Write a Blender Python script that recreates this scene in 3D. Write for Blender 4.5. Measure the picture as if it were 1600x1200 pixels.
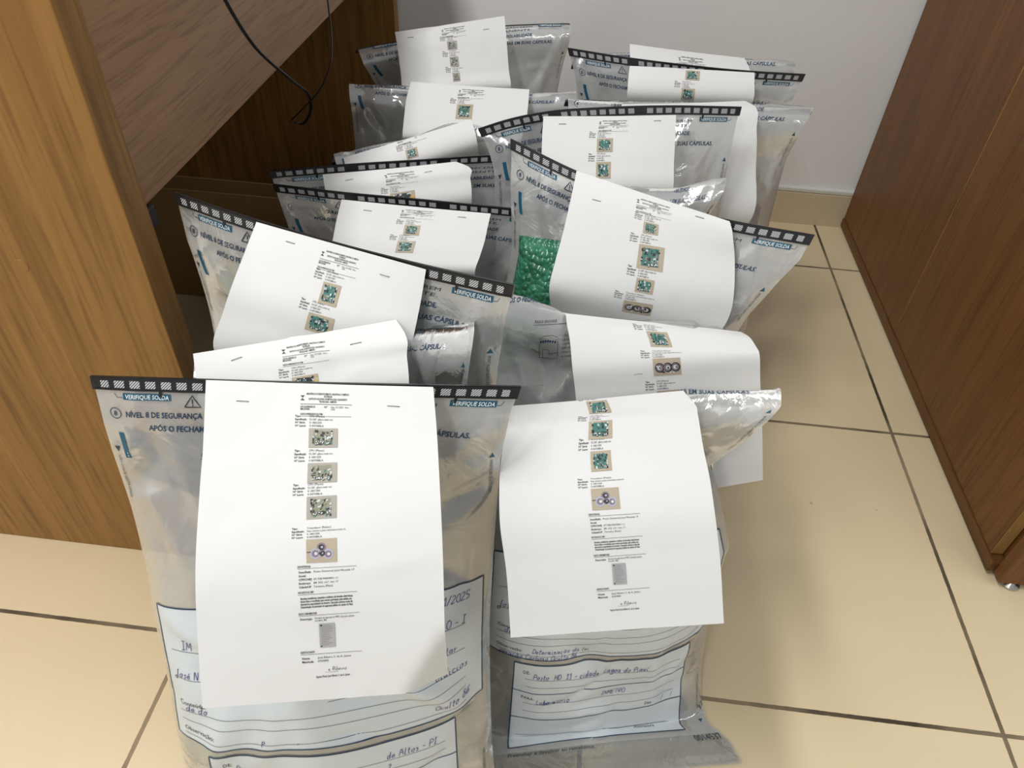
import bpy, math, random
import numpy as np

for o in list(bpy.data.objects):
    bpy.data.objects.remove(o)
SC = bpy.context.scene
COL = SC.collection

# ------------------------------------------------------------------ camera
H = 1.05536784
FPX = 1158.19
CAM = np.array([0.0, 0.0, H])
_pi, _ya, _ro = math.radians(42.43733596), math.radians(-4.49633587), math.radians(2.78681417)
FW = np.array([math.sin(_ya) * math.cos(_pi), math.cos(_ya) * math.cos(_pi), -math.sin(_pi)])
_rt = np.array([math.cos(_ya), -math.sin(_ya), 0.0])
_up = np.cross(_rt, FW)
RT = math.cos(_ro) * _rt + math.sin(_ro) * _up
UP = -math.sin(_ro) * _rt + math.cos(_ro) * _up
from mathutils import Matrix
cd = bpy.data.cameras.new('camera')
cd.sensor_width = 36.0
cd.lens = FPX / 1600.0 * 36.0
cd.clip_start = 0.02
cam = bpy.data.objects.new('camera', cd)
COL.objects.link(cam)
cam.matrix_world = Matrix(((RT[0], UP[0], -FW[0], CAM[0]), (RT[1], UP[1], -FW[1], CAM[1]),
                           (RT[2], UP[2], -FW[2], CAM[2]), (0, 0, 0, 1)))
SC.camera = cam

# ------------------------------------------------------------------ view, world, lamps
SC.view_settings.view_transform = 'Standard'
SC.view_settings.look = 'None'
SC.view_settings.gamma = 1.0
SC.view_settings.use_curve_mapping = False
SC.view_settings.exposure = 0.06
SC.cycles.max_bounces = 10
SC.cycles.transparent_max_bounces = 24
SC.cycles.caustics_reflective = False
SC.cycles.caustics_refractive = False
SC.cycles.sample_clamp_indirect = 6.0
world = bpy.data.worlds.new('room_light')
SC.world = world
world.use_nodes = True
world.node_tree.nodes['Background'].inputs[0].default_value = (0.96, 0.98, 1.0, 1)
world.node_tree.nodes['Background'].inputs[1].default_value = 0.34


def area_lamp(name, loc, size, size_y, power, color, aim):
    ld = bpy.data.lights.new(name, 'AREA')
    ld.shape = 'RECTANGLE'
    ld.size, ld.size_y = size, size_y
    ld.energy = power
    ld.color = color
    lo = bpy.data.objects.new(name, ld)
    COL.objects.link(lo)
    from mathutils import Vector
    d = Vector(aim) - Vector(loc)
    lo.location = loc
    lo.rotation_euler = d.to_track_quat('-Z', 'Y').to_euler()
    return lo


LAMP_C = (1.0, 0.985, 0.955)
# two rows of ceiling tubes running away from the camera, one over the desk, one to the right
area_lamp('ceiling_lamp', (-0.85, 0.45, 2.75), 0.22, 1.5, 44.0, LAMP_C, (-0.85, 0.451, 0.0))
area_lamp('ceiling_lamp', (-0.85, -1.90, 2.75), 0.22, 1.5, 28.0, LAMP_C, (-0.85, -1.899, 0.0))
area_lamp('ceiling_lamp', (2.10, -0.60, 2.75), 0.22, 3.6, 30.0, LAMP_C, (2.10, -0.599, 0.0))


# ------------------------------------------------------------------ numbers
def at(x, y, d):
    return CAM + d * (FW + (x - 800.0) / FPX * RT - (y - 600.0) / FPX * UP)


def smooth_interp(x, xs, ys):
    """Monotone-ish cubic (Catmull-Rom) through (xs, ys); ys may be vectors."""
    x = np.atleast_1d(np.asarray(x, float))
    xs = np.asarray(xs, float)
    ys = np.asarray(ys, float)
    if ys.ndim == 1:
        ys = ys[:, None]
        flat = True
    else:
        flat = False
    n = len(xs)
    m = np.zeros_like(ys)
    dl = (ys[1:] - ys[:-1]) / (xs[1:] - xs[:-1])[:, None]
    m[0], m[-1] = dl[0], dl[-1]
    for i in range(1, n - 1):
        h0, h1 = xs[i] - xs[i - 1], xs[i + 1] - xs[i]
        m[i] = (dl[i - 1] * h1 + dl[i] * h0) / (h0 + h1)
    i = np.clip(np.searchsorted(xs, x, side='right') - 1, 0, n - 2)
    h = (xs[i + 1] - xs[i])
    t = (x - xs[i]) / h
    lo, hi = t < 0, t > 1
    tt = np.clip(t, 0, 1)[:, None]
    h_ = h[:, None]
    r = ((2 * tt**3 - 3 * tt**2 + 1) * ys[i] + (tt**3 - 2 * tt**2 + tt) * h_ * m[i]
         + (-2 * tt**3 + 3 * tt**2) * ys[i + 1] + (tt**3 - tt**2) * h_ * m[i + 1])
    r[lo] += (t[lo] * h[lo])[:, None] * m[0]
    r[hi] += ((t[hi] - 1) * h[hi])[:, None] * m[-1]
    return r[:, 0] if flat else r


def lin(x, pts):
    p = np.asarray(pts, float)
    return np.interp(x, p[:, 0], p[:, 1])


# ------------------------------------------------------------------ materials
MATS = {}


def _tree(name):
    m = bpy.data.materials.new(name)
    m.use_nodes = True
    nt = m.node_tree
    b = nt.nodes['Principled BSDF']
    return m, nt, b


def plain(name, col, rough=0.5, metal=0.0, spec=0.5):
    if name in MATS:
        return MATS[name]
    m, nt, b = _tree(name)
    b.inputs['Base Color'].default_value = (*col, 1)
    b.inputs['Roughness'].default_value = rough
    b.inputs['Metallic'].default_value = metal
    b.inputs['Specular IOR Level'].default_value = spec
    MATS[name] = m
    return m


def wood(name, dark, light, axis, rough=0.42, scale=1.0, spec=0.3):
    """Vinyl wood grain; axis = direction of the grain."""
    m, nt, b = _tree(name)
    N, L = nt.nodes, nt.links
    tc = N.new('ShaderNodeTexCoord')
    mp = N.new('ShaderNodeMapping')
    s = [20.0 * scale] * 3
    s['XYZ'.index(axis)] = 0.7 * scale
    mp.inputs['Scale'].default_value = s
    L.new(tc.outputs['Object'], mp.inputs['Vector'])
    n1 = N.new('ShaderNodeTexNoise')
    n1.inputs['Scale'].default_value = 1.5
    n1.inputs['Detail'].default_value = 7
    n1.inputs['Roughness'].default_value = 0.62
    n1.inputs['Distortion'].default_value = 0.45
    L.new(mp.outputs[0], n1.inputs['Vector'])
    mp2 = N.new('ShaderNodeMapping')
    s2 = [150.0 * scale] * 3
    s2['XYZ'.index(axis)] = 7.0 * scale
    mp2.inputs['Scale'].default_value = s2
    L.new(tc.outputs['Object'], mp2.inputs['Vector'])
    n2 = N.new('ShaderNodeTexNoise')
    n2.inputs['Scale'].default_value = 1.0
    n2.inputs['Detail'].default_value = 3
    L.new(mp2.outputs[0], n2.inputs['Vector'])
    r1 = N.new('ShaderNodeValToRGB')
    r1.color_ramp.elements[0].position = 0.33
    r1.color_ramp.elements[0].color = (*dark, 1)
    r1.color_ramp.elements[1].position = 0.62
    r1.color_ramp.elements[1].color = (*light, 1)
    L.new(n1.outputs['Fac'], r1.inputs['Fac'])
    r2 = N.new('ShaderNodeValToRGB')
    r2.color_ramp.elements[0].position = 0.34
    r2.color_ramp.elements[0].color = (0.62, 0.6, 0.58, 1)
    r2.color_ramp.elements[1].position = 0.5
    r2.color_ramp.elements[1].color = (1, 1, 1, 1)
    L.new(n2.outputs['Fac'], r2.inputs['Fac'])
    mx = N.new('ShaderNodeMix')
    mx.data_type = 'RGBA'
    mx.blend_type = 'MULTIPLY'
    mx.inputs['Factor'].default_value = 0.7
    L.new(r1.outputs['Color'], mx.inputs['A'])
    L.new(r2.outputs['Color'], mx.inputs['B'])
    L.new(mx.outputs['Result'], b.inputs['Base Color'])
    b.inputs['Roughness'].default_value = rough
    b.inputs['Specular IOR Level'].default_value = spec
    bp = N.new('ShaderNodeBump')
    bp.inputs['Strength'].default_value = 0.08
    bp.inputs['Distance'].default_value = 0.001
    L.new(n2.outputs['Fac'], bp.inputs['Height'])
    L.new(bp.outputs['Normal'], b.inputs['Normal'])
    MATS[name] = m
    return m


def floor_material():
    m, nt, b = _tree('beige_tile')
    N, L = nt.nodes, nt.links
    tc = N.new('ShaderNodeTexCoord')
    sp = N.new('ShaderNodeSeparateXYZ')
    L.new(tc.outputs['Object'], sp.inputs[0])

    def math_(op, a, bb=None, cc=None):
        n = N.new('ShaderNodeMath')
        n.operation = op
        for i, v in enumerate((a, bb, cc)):
            if v is None:
                continue
            if isinstance(v, (int, float)):
                n.inputs[i].default_value = v
            else:
                L.new(v, n.inputs[i])
        return n.outputs[0]

    def dist(sock, off):
        a = math_('ADD', sock, -off + 60.0 + 0.3)
        a = math_('MODULO', a, 0.6)
        a = math_('SUBTRACT', a, 0.3)
        return math_('ABSOLUTE', a)
    dx = dist(sp.outputs['X'], 0.684606)
    dy = dist(sp.outputs['Y'], 1.719306)
    d = math_('MINIMUM', dx, dy)
    wob = N.new('ShaderNodeTexNoise')
    wob.inputs['Scale'].default_value = 60
    L.new(tc.outputs['Object'], wob.inputs['Vector'])
    d2 = math_('ADD', d, math_('MULTIPLY_ADD', wob.outputs['Fac'], 0.0016, -0.0008))
    g = math_('LESS_THAN', d2, 0.0032)
    # grout colour, dirty in stretches
    gn = N.new('ShaderNodeTexNoise')
    gn.inputs['Scale'].default_value = 4.5
    gn.inputs['Detail'].default_value = 6
    L.new(tc.outputs['Object'], gn.inputs['Vector'])
    gr = N.new('ShaderNodeValToRGB')
    gr.color_ramp.elements[0].position = 0.40
    gr.color_ramp.elements[0].color = (0.055, 0.038, 0.022, 1)
    gr.color_ramp.elements[1].position = 0.62
    gr.color_ramp.elements[1].color = (0.30, 0.235, 0.145, 1)
    L.new(gn.outputs['Fac'], gr.inputs['Fac'])
    # tile colour
    tn = N.new('ShaderNodeTexNoise')
    tn.inputs['Scale'].default_value = 3.0
    tn.inputs['Detail'].default_value = 8
    L.new(tc.outputs['Object'], tn.inputs['Vector'])
    tr = N.new('ShaderNodeValToRGB')
    tr.color_ramp.elements[0].position = 0.3
    tr.color_ramp.elements[0].color = (0.685, 0.562, 0.362, 1)
    tr.color_ramp.elements[1].position = 0.7
    tr.color_ramp.elements[1].color = (0.745, 0.615, 0.405, 1)
    L.new(tn.outputs['Fac'], tr.inputs['Fac'])
    # small specks of dirt
    vn = N.new('ShaderNodeTexNoise')
    vn.inputs['Scale'].default_value = 42.0
    vn.inputs['Detail'].default_value = 2
    L.new(tc.outputs['Object'], vn.inputs['Vector'])
    vr = N.new('ShaderNodeValToRGB')
    vr.color_ramp.elements[0].position = 0.76
    vr.color_ramp.elements[0].color = (0, 0, 0, 1)
    vr.color_ramp.elements[1].position = 0.80
    vr.color_ramp.elements[1].color = (0.6, 0.6, 0.6, 1)
    L.new(vn.outputs['Fac'], vr.inputs['Fac'])
    mx0 = N.new('ShaderNodeMix')
    mx0.data_type = 'RGBA'
    L.new(vr.outputs['Color'], mx0.inputs['Factor'])
    L.new(tr.outputs['Color'], mx0.inputs['A'])
    mx0.inputs['B'].default_value = (0.2, 0.14, 0.09, 1)
    mx = N.new('ShaderNodeMix')
    mx.data_type = 'RGBA'
    L.new(g, mx.inputs['Factor'])
    L.new(mx0.outputs['Result'], mx.inputs['A'])
    L.new(gr.outputs['Color'], mx.inputs['B'])
    L.new(mx.outputs['Result'], b.inputs['Base Color'])
    rg = math_('MULTIPLY_ADD', g, 0.5, 0.4)
    L.new(rg, b.inputs['Roughness'])
    inv = math_('SUBTRACT', 1.0, g)
    bp = N.new('ShaderNodeBump')
    bp.inputs['Strength'].default_value = 0.6
    bp.inputs['Distance'].default_value = 0.0015
    L.new(inv, bp.inputs['Height'])
    L.new(bp.outputs['Normal'], b.inputs['Normal'])
    return m


def wall_material():
    m, nt, b = _tree('grey_wall_paint')
    N, L = nt.nodes, nt.links
    tc = N.new('ShaderNodeTexCoord')
    n = N.new('ShaderNodeTexNoise')
    n.inputs['Scale'].default_value = 45
    n.inputs['Detail'].default_value = 6
    L.new(tc.outputs['Object'], n.inputs['Vector'])
    n2 = N.new('ShaderNodeTexNoise')
    n2.inputs['Scale'].default_value = 2.2
    n2.inputs['Detail'].default_value = 3
    L.new(tc.outputs['Object'], n2.inputs['Vector'])
    r = N.new('ShaderNodeValToRGB')
    r.color_ramp.elements[0].position = 0.3
    r.color_ramp.elements[0].color = (0.80, 0.81, 0.815, 1)
    r.color_ramp.elements[1].position = 0.7
    r.color_ramp.elements[1].color = (0.85, 0.86, 0.865, 1)
    L.new(n2.outputs['Fac'], r.inputs['Fac'])
    L.new(r.outputs['Color'], b.inputs['Base Color'])
    b.inputs['Roughness'].default_value = 0.55
    bp = N.new('ShaderNodeBump')
    bp.inputs['Strength'].default_value = 0.22
    bp.inputs['Distance'].default_value = 0.003
    L.new(n.outputs['Fac'], bp.inputs['Height'])
    L.new(bp.outputs['Normal'], b.inputs['Normal'])
    return m


def film_material(name='bag_polythene', haze=0.42):
    """Clear, slightly milky polythene: see-through, hazy, glossy, finely wrinkled."""
    m = bpy.data.materials.new(name)
    m.use_nodes = True
    nt = m.node_tree
    N, L = nt.nodes, nt.links
    N.remove(N['Principled BSDF'])
    out = N['Material Output']
    tc = N.new('ShaderNodeTexCoord')
    n = N.new('ShaderNodeTexNoise')
    n.inputs['Scale'].default_value = 14
    n.inputs['Detail'].default_value = 5
    n.inputs['Distortion'].default_value = 1.2
    L.new(tc.outputs['Object'], n.inputs['Vector'])
    bp = N.new('ShaderNodeBump')
    bp.inputs['Strength'].default_value = 0.55
    bp.inputs['Distance'].default_value = 0.006
    L.new(n.outputs['Fac'], bp.inputs['Height'])
    tr = N.new('ShaderNodeBsdfTransparent')
    tr.inputs[0].default_value = (0.965, 0.98, 0.98, 1)
    df = N.new('ShaderNodeBsdfDiffuse')
    df.inputs[0].default_value = (0.93, 0.945, 0.94, 1)
    L.new(bp.outputs['Normal'], df.inputs['Normal'])
    tl = N.new('ShaderNodeBsdfTranslucent')
    tl.inputs[0].default_value = (0.93, 0.945, 0.94, 1)
    L.new(bp.outputs['Normal'], tl.inputs['Normal'])
    hz = N.new('ShaderNodeMixShader')
    hz.inputs[0].default_value = 0.32
    L.new(df.outputs[0], hz.inputs[1])
    L.new(tl.outputs[0], hz.inputs[2])
    body = N.new('ShaderNodeMixShader')
    body.inputs[0].default_value = haze
    L.new(tr.outputs[0], body.inputs[1])
    L.new(hz.outputs[0], body.inputs[2])
    gl = N.new('ShaderNodeBsdfGlossy')
    gl.inputs['Color'].default_value = (0.95, 0.95, 0.95, 1)
    gl.inputs['Roughness'].default_value = 0.12
    L.new(bp.outputs['Normal'], gl.inputs['Normal'])
    fr = N.new('ShaderNodeFresnel')
    fr.inputs['IOR'].default_value = 1.5
    L.new(bp.outputs['Normal'], fr.inputs['Normal'])
    fm = N.new('ShaderNodeMath')
    fm.operation = 'MULTIPLY_ADD'
    fm.inputs[1].default_value = 1.5
    fm.inputs[2].default_value = 0.13
    fm.use_clamp = True
    L.new(fr.outputs[0], fm.inputs[0])
    fin = N.new('ShaderNodeMixShader')
    L.new(fm.outputs[0], fin.inputs[0])
    L.new(body.outputs[0], fin.inputs[1])
    L.new(gl.outputs[0], fin.inputs[2])
    L.new(fin.outputs[0], out.inputs['Surface'])
    return m


def bubble_material(name, col, col2, rough=0.22, size=130.0):
    m, nt, b = _tree(name)
    N, L = nt.nodes, nt.links
    tc = N.new('ShaderNodeTexCoord')
    v = N.new('ShaderNodeTexVoronoi')
    v.inputs['Scale'].default_value = size
    L.new(tc.outputs['Object'], v.inputs['Vector'])
    n = N.new('ShaderNodeTexNoise')
    n.inputs['Scale'].default_value = 30
    n.inputs['Detail'].default_value = 5
    L.new(tc.outputs['Object'], n.inputs['Vector'])
    r = N.new('ShaderNodeValToRGB')
    r.color_ramp.elements[0].position = 0.35
    r.color_ramp.elements[0].color = (*col, 1)
    r.color_ramp.elements[1].position = 0.7
    r.color_ramp.elements[1].color = (*col2, 1)
    L.new(n.outputs['Fac'], r.inputs['Fac'])
    L.new(r.outputs['Color'], b.inputs['Base Color'])
    b.inputs['Roughness'].default_value = rough
    bp = N.new('ShaderNodeBump')
    bp.invert = True
    bp.inputs['Strength'].default_value = 0.9
    bp.inputs['Distance'].default_value = 0.004
    L.new(v.outputs['Distance'], bp.inputs['Height'])
    L.new(bp.outputs['Normal'], b.inputs['Normal'])
    return m


def window_material():
    """Seal window: pale film printed with fine slanted dark hatching."""
    m, nt, b = _tree('seal_window_hatch')
    N, L = nt.nodes, nt.links
    uv = N.new('ShaderNodeUVMap')
    w = N.new('ShaderNodeTexWave')
    w.inputs['Scale'].default_value = 1.0
    w.bands_direction = 'DIAGONAL'
    L.new(uv.outputs[0], w.inputs['Vector'])
    r = N.new('ShaderNodeValToRGB')
    r.color_ramp.elements[0].position = 0.36
    r.color_ramp.elements[0].color = (0.07, 0.08, 0.10, 1)
    r.color_ramp.elements[1].position = 0.58
    r.color_ramp.elements[1].color = (0.56, 0.57, 0.58, 1)
    L.new(w.outputs['Fac'], r.inputs['Fac'])
    L.new(r.outputs['Color'], b.inputs['Base Color'])
    b.inputs['Roughness'].default_value = 0.25
    return m


def paper_material():
    m, nt, b = _tree('white_paper')
    N, L = nt.nodes, nt.links
    tc = N.new('ShaderNodeTexCoord')
    n = N.new('ShaderNodeTexNoise')
    n.inputs['Scale'].default_value = 16
    n.inputs['Detail'].default_value = 2
    L.new(tc.outputs['Object'], n.inputs['Vector'])
    bp = N.new('ShaderNodeBump')
    bp.inputs['Strength'].default_value = 0.12
    bp.inputs['Distance'].default_value = 0.004
    L.new(n.outputs['Fac'], bp.inputs['Height'])
    L.new(bp.outputs['Normal'], b.inputs['Normal'])
    b.inputs['Base Color'].default_value = (0.67, 0.675, 0.67, 1)
    b.inputs['Roughness'].default_value = 0.7
    b.inputs['Specular IOR Level'].default_value = 0.2
    return m


FLOOR_M, WALL_M, FILM_M, WINDOW_M, PAPER_M = floor_material(), wall_material(), film_material(), window_material(), paper_material()
SEAM_M = film_material('clear_seam_polythene', 0.12)
WOOD_Z = wood('wood_upright_grain', (0.215, 0.105, 0.026), (0.335, 0.175, 0.050), 'Z')
WOOD_Y = wood('wood_lengthwise_grain', (0.285, 0.160, 0.080), (0.35, 0.202, 0.104), 'Y', 0.42, 1.6)
CAB_Z = wood('cabinet_wood_upright_grain', (0.122, 0.048, 0.011), (0.162, 0.068, 0.0165), 'Z', 0.45)
CAB_Y = wood('cabinet_wood_lengthwise_grain', (0.085, 0.036, 0.009), (0.135, 0.06, 0.016), 'Y', 0.5)
EDGE_M = wood('light_edge_band', (0.30, 0.17, 0.06), (0.46, 0.28, 0.10), 'Z', 0.4, 2.0)
BLACK_M = plain('black_seal_plastic', (0.012, 0.012, 0.014), 0.32)
BLUE_M = plain('blue_bag_print', (0.012, 0.045, 0.10), 0.3)
TEAL_M = plain('teal_bag_print', (0.006, 0.085, 0.15), 0.35)
PALE_M = plain('pale_print', (0.72, 0.78, 0.80), 0.4)
DARKP_M = plain('dark_bag_print', (0.03, 0.045, 0.06), 0.35)
FORM_M = plain('form_white_print', (0.60, 0.66, 0.70), 0.32)
PEN_M = plain('blue_pen_ink', (0.012, 0.016, 0.22), 0.4)
INK_M = plain('printer_ink', (0.035, 0.035, 0.04), 0.6)
STAPLE_M = plain('staple_steel', (0.16, 0.16, 0.16), 0.35, 0.6)
TAN_M = plain('photo_tan', (0.40, 0.34, 0.25), 0.6)
GREYBG_M = plain('photo_grey', (0.33, 0.31, 0.27), 0.6)
BOARD_M = plain('photo_board_green', (0.045, 0.17, 0.15), 0.6)
OLIVE_M = plain('photo_board_olive', (0.23, 0.23, 0.16), 0.6)
CHIPD_M = plain('photo_dark', (0.015, 0.018, 0.022), 0.6)
CHIPL_M = plain('photo_light', (0.55, 0.60, 0.60), 0.6)
PURP_M = plain('photo_purple', (0.20, 0.15, 0.19), 0.6)
LILAC_M = plain('photo_lilac', (0.38, 0.37, 0.46), 0.6)
DOC_M = plain('photo_document', (0.36, 0.36, 0.37), 0.6)
DOCL_M = plain('photo_document_line', (0.22, 0.22, 0.23), 0.6)
CABLE_M = plain('black_cable', (0.008, 0.008, 0.009), 0.3)
STEEL_M = plain('steel', (0.6, 0.58, 0.55), 0.25, 1.0)
BRACKET_M = plain('black_bracket', (0.01, 0.01, 0.011), 0.5)
CARD_M = plain('brown_cardboard', (0.36, 0.22, 0.085), 0.8)
SKIRT_M = plain('beige_skirting_tile', (0.60, 0.50, 0.35), 0.35)
CAULK_M = plain('white_skirting_joint', (0.66, 0.66, 0.62), 0.6)


# ------------------------------------------------------------------ objects
def empty(name, loc):
    o = bpy.data.objects.new(name, None)
    o.empty_display_size = 0.05
    o.location = [float(c) for c in loc]
    COL.objects.link(o)
    return o


def tag(o, label=None, cat=None, group=None, kind=None):
    if label:
        o['label'] = label
    if cat:
        o['category'] = cat
    if group:
        o['group'] = group
    if kind:
        o['kind'] = kind
    return o


def base_of(o):
    p = np.zeros(3)
    while o is not None:
        p = p + np.array(o.location)
        o = o.parent
    return p


def mesh_obj(name, V, F, mats, parent=None, idx=None, smooth=True, origin=None, uv=None):
    V = np.asarray(V, float)
    if origin is None:
        origin = base_of(parent) if parent is not None else np.array([V[:, 0].mean(), V[:, 1].mean(), V[:, 2].min()])
    me = bpy.data.meshes.new(name)
    me.from_pydata((V - origin).tolist(), [], [list(map(int, f)) for f in F])
    for m in (mats if isinstance(mats, (list, tuple)) else [mats]):
        me.materials.append(m)
    if idx is not None:
        me.polygons.foreach_set('material_index', np.asarray(idx, dtype=np.int32))
    me.polygons.foreach_set('use_smooth', np.full(len(me.polygons), bool(smooth)))
    if uv is not None:
        l = me.uv_layers.new(name='UVMap')
        li = np.zeros(len(me.loops), dtype=np.int32)
        me.loops.foreach_get('vertex_index', li)
        l.data.foreach_set('uv', np.asarray(uv, dtype=np.float32)[li].ravel())
    me.update()
    o = bpy.data.objects.new(name, me)
    COL.objects.link(o)
    if parent is not None:
        o.parent = parent
    else:
        o.location = origin.tolist()
    return o


def grid_faces(nu, nv, off=0, flip=False):
    F = []
    for i in range(nv - 1):
        for j in range(nu - 1):
            a = off + i * nu + j
            f = (a, a + 1, a + nu + 1, a + nu)
            F.append(f[::-1] if flip else f)
    return F


def box_vf(x0, x1, y0, y1, z0, z1):
    V = [(x, y, z) for z in (z0, z1) for y in (y0, y1) for x in (x0, x1)]
    F = [(0, 2, 3, 1), (4, 5, 7, 6), (0, 1, 5, 4), (2, 6, 7, 3), (0, 4, 6, 2), (1, 3, 7, 5)]
    return V, F


def box(name, b, mat, parent=None, bevel=0.0015):
    V, F = box_vf(*b)
    o = mesh_obj(name, V, F, mat, parent, smooth=False)
    if bevel:
        md = o.modifiers.new('bevel', 'BEVEL')
        md.width = bevel
        md.segments = 2
    return o


def tube_vf(pts, r, n=8):
    pts = np.asarray(pts, float)
    V, F = [], []
    for i, p in enumerate(pts):
        t = pts[min(i + 1, len(pts) - 1)] - pts[max(i - 1, 0)]
        t /= np.linalg.norm(t)
        a = np.cross(t, [0.3, 0.9, 0.2])
        a /= np.linalg.norm(a)
        b = np.cross(t, a)
        for k in range(n):
            w = 2 * math.pi * k / n
            V.append(p + r * (math.cos(w) * a + math.sin(w) * b))
    for i in range(len(pts) - 1):
        for k in range(n):
            F.append((i * n + k, i * n + (k + 1) % n, (i + 1) * n + (k + 1) % n, (i + 1) * n + k))
    F.append(tuple(range(n))[::-1])
    F.append(tuple((len(pts) - 1) * n + k for k in range(n)))
    return V, F


# ------------------------------------------------------------------ lettering
_TXT = {}


def text_flat(s, bold=0.0):
    """Vertices (x, y) and faces of a line of type at size 1."""
    k = (s, bold)
    if k not in _TXT:
        cu = bpy.data.curves.new('type', 'FONT')
        cu.body = s
        cu.size = 1.0
        cu.offset = bold
        cu.resolution_u = 2
        ob = bpy.data.objects.new('type', cu)
        COL.objects.link(ob)
        dg = bpy.context.evaluated_depsgraph_get()
        me = bpy.data.meshes.new_from_object(ob.evaluated_get(dg))
        v = np.zeros(len(me.vertices) * 3)
        me.vertices.foreach_get('co', v)
        v = v.reshape(-1, 3)[:, :2]
        f = [tuple(p.vertices) for p in me.polygons]
        bpy.data.objects.remove(ob)
        bpy.data.curves.remove(cu)
        bpy.data.meshes.remove(me)
        _TXT[k] = (v, f)
    return _TXT[k]


# single-stroke handwriting: strokes of points, baseline 0, x-height .5, capitals 1
PEN = {
    'A': '0,0 .3,1 .6,0;.12,.4 .5,.4', 'C': '.55,.85 .3,1 .05,.5 .25,0 .55,.15', 'D': '.1,0 .1,1 .5,.75 .5,.2 .1,0',
    'E': '.5,1 .1,1 .1,.5 .4,.5 .1,.5 .1,0 .5,0', 'H': '.1,1 .1,0;.5,1 .5,0;.1,.5 .5,.5', 'I': '.25,1 .25,0;.05,1 .45,1;.05,0 .45,0',
    'J': '.5,1 .35,.9 .35,-.3 .1,-.4 .0,-.1 .4,.1', 'L': '.1,1 .08,0 .5,.05', 'M': '.05,0 .1,1 .32,.3 .55,1 .6,0',
    'N': '.05,0 .08,1 .5,0 .52,1', 'O': '.3,1 .05,.6 .15,.05 .5,.1 .55,.7 .3,1', 'P': '.1,0 .1,1 .5,.85 .45,.5 .1,.45',
    'R': '.1,0 .1,1 .5,.85 .42,.52 .1,.48 .5,0', 'T': '.05,1 .6,1;.32,1 .3,0',
    '0': '.3,1 .05,.6 .15,.05 .45,.1 .5,.7 .3,1', '1': '.05,.7 .25,1 .25,0;.05,0 .4,0', '2': '.05,.8 .3,1 .45,.7 .05,0 .5,.05',
    '3': '.05,.9 .4,.9 .2,.55 .45,.3 .2,0 .02,.1', '5': '.5,1 .12,1 .1,.55 .4,.55 .42,.15 .05,0', '6': '.45,1 .1,.5 .15,.02 .42,.1 .4,.45 .1,.35',
    '8': '.4,.8 .2,1 .1,.75 .42,.35 .3,0 .08,.2 .4,.7', '/': '.0,-.1 .35,1.1', '-': '.05,.4 .4,.42', '.': '.05,.0 .1,.03', ',': '.1,.05 .02,-.15',
    'a': '.42,.45 .2,.5 .04,.25 .2,.02 .4,.25 .42,.48 .42,.1 .55,.05', 'b': '.08,1 .08,0 .35,.05 .42,.35 .1,.4',
    'c': '.4,.45 .15,.48 .05,.2 .2,0 .45,.1', 'd': '.4,.4 .15,.45 .05,.15 .25,0 .42,.3 .45,1 .42,.1 .55,.03',
    'e': '.05,.25 .38,.3 .25,.5 .06,.3 .15,.02 .45,.1', 'g': '.4,.45 .15,.5 .05,.2 .25,.05 .42,.45 .4,-.3 .1,-.4 .05,-.2',
    'i': '.1,.5 .12,.05 .3,.05;.12,.72 .14,.75', 'l': '.1,1 .08,.05 .25,.02', 'm': '.05,0 .08,.5 .08,.35 .25,.5 .28,0 .3,.35 .45,.5 .5,.02 .6,.05',
    'n': '.05,0 .08,.5 .1,.3 .3,.5 .35,.02 .48,.05', 'o': '.25,.5 .05,.3 .15,.02 .38,.08 .4,.4 .25,.5 .5,.45', 'p': '.08,.5 .05,-.4;.08,.4 .3,.5 .4,.25 .1,.05',
    'r': '.06,0 .08,.5 .1,.3 .35,.48', 's': '.35,.45 .12,.45 .3,.22 .25,.02 .03,.05', 't': '.18,.9 .15,.05 .35,.05;.02,.6 .36,.62',
    'u': '.06,.5 .08,.08 .3,.05 .36,.5 .38,.05 .5,.05', 'ç': '.4,.45 .15,.48 .05,.2 .2,0 .45,.1;.22,0 .2,-.2',
    'ã': '.42,.45 .2,.5 .04,.25 .2,.02 .4,.25 .42,.48 .42,.1 .55,.05;.08,.65 .2,.72 .3,.64 .42,.72', 'é': '.05,.25 .38,.3 .25,.5 .06,.3 .15,.02 .45,.1;.2,.62 .38,.8',
    'ó': '.25,.5 .05,.3 .15,.02 .38,.08 .4,.4 .25,.5 .5,.45;.22,.65 .42,.8', 'í': '.1,.5 .12,.05 .3,.05;.1,.65 .3,.85', ' ': ''}


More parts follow.
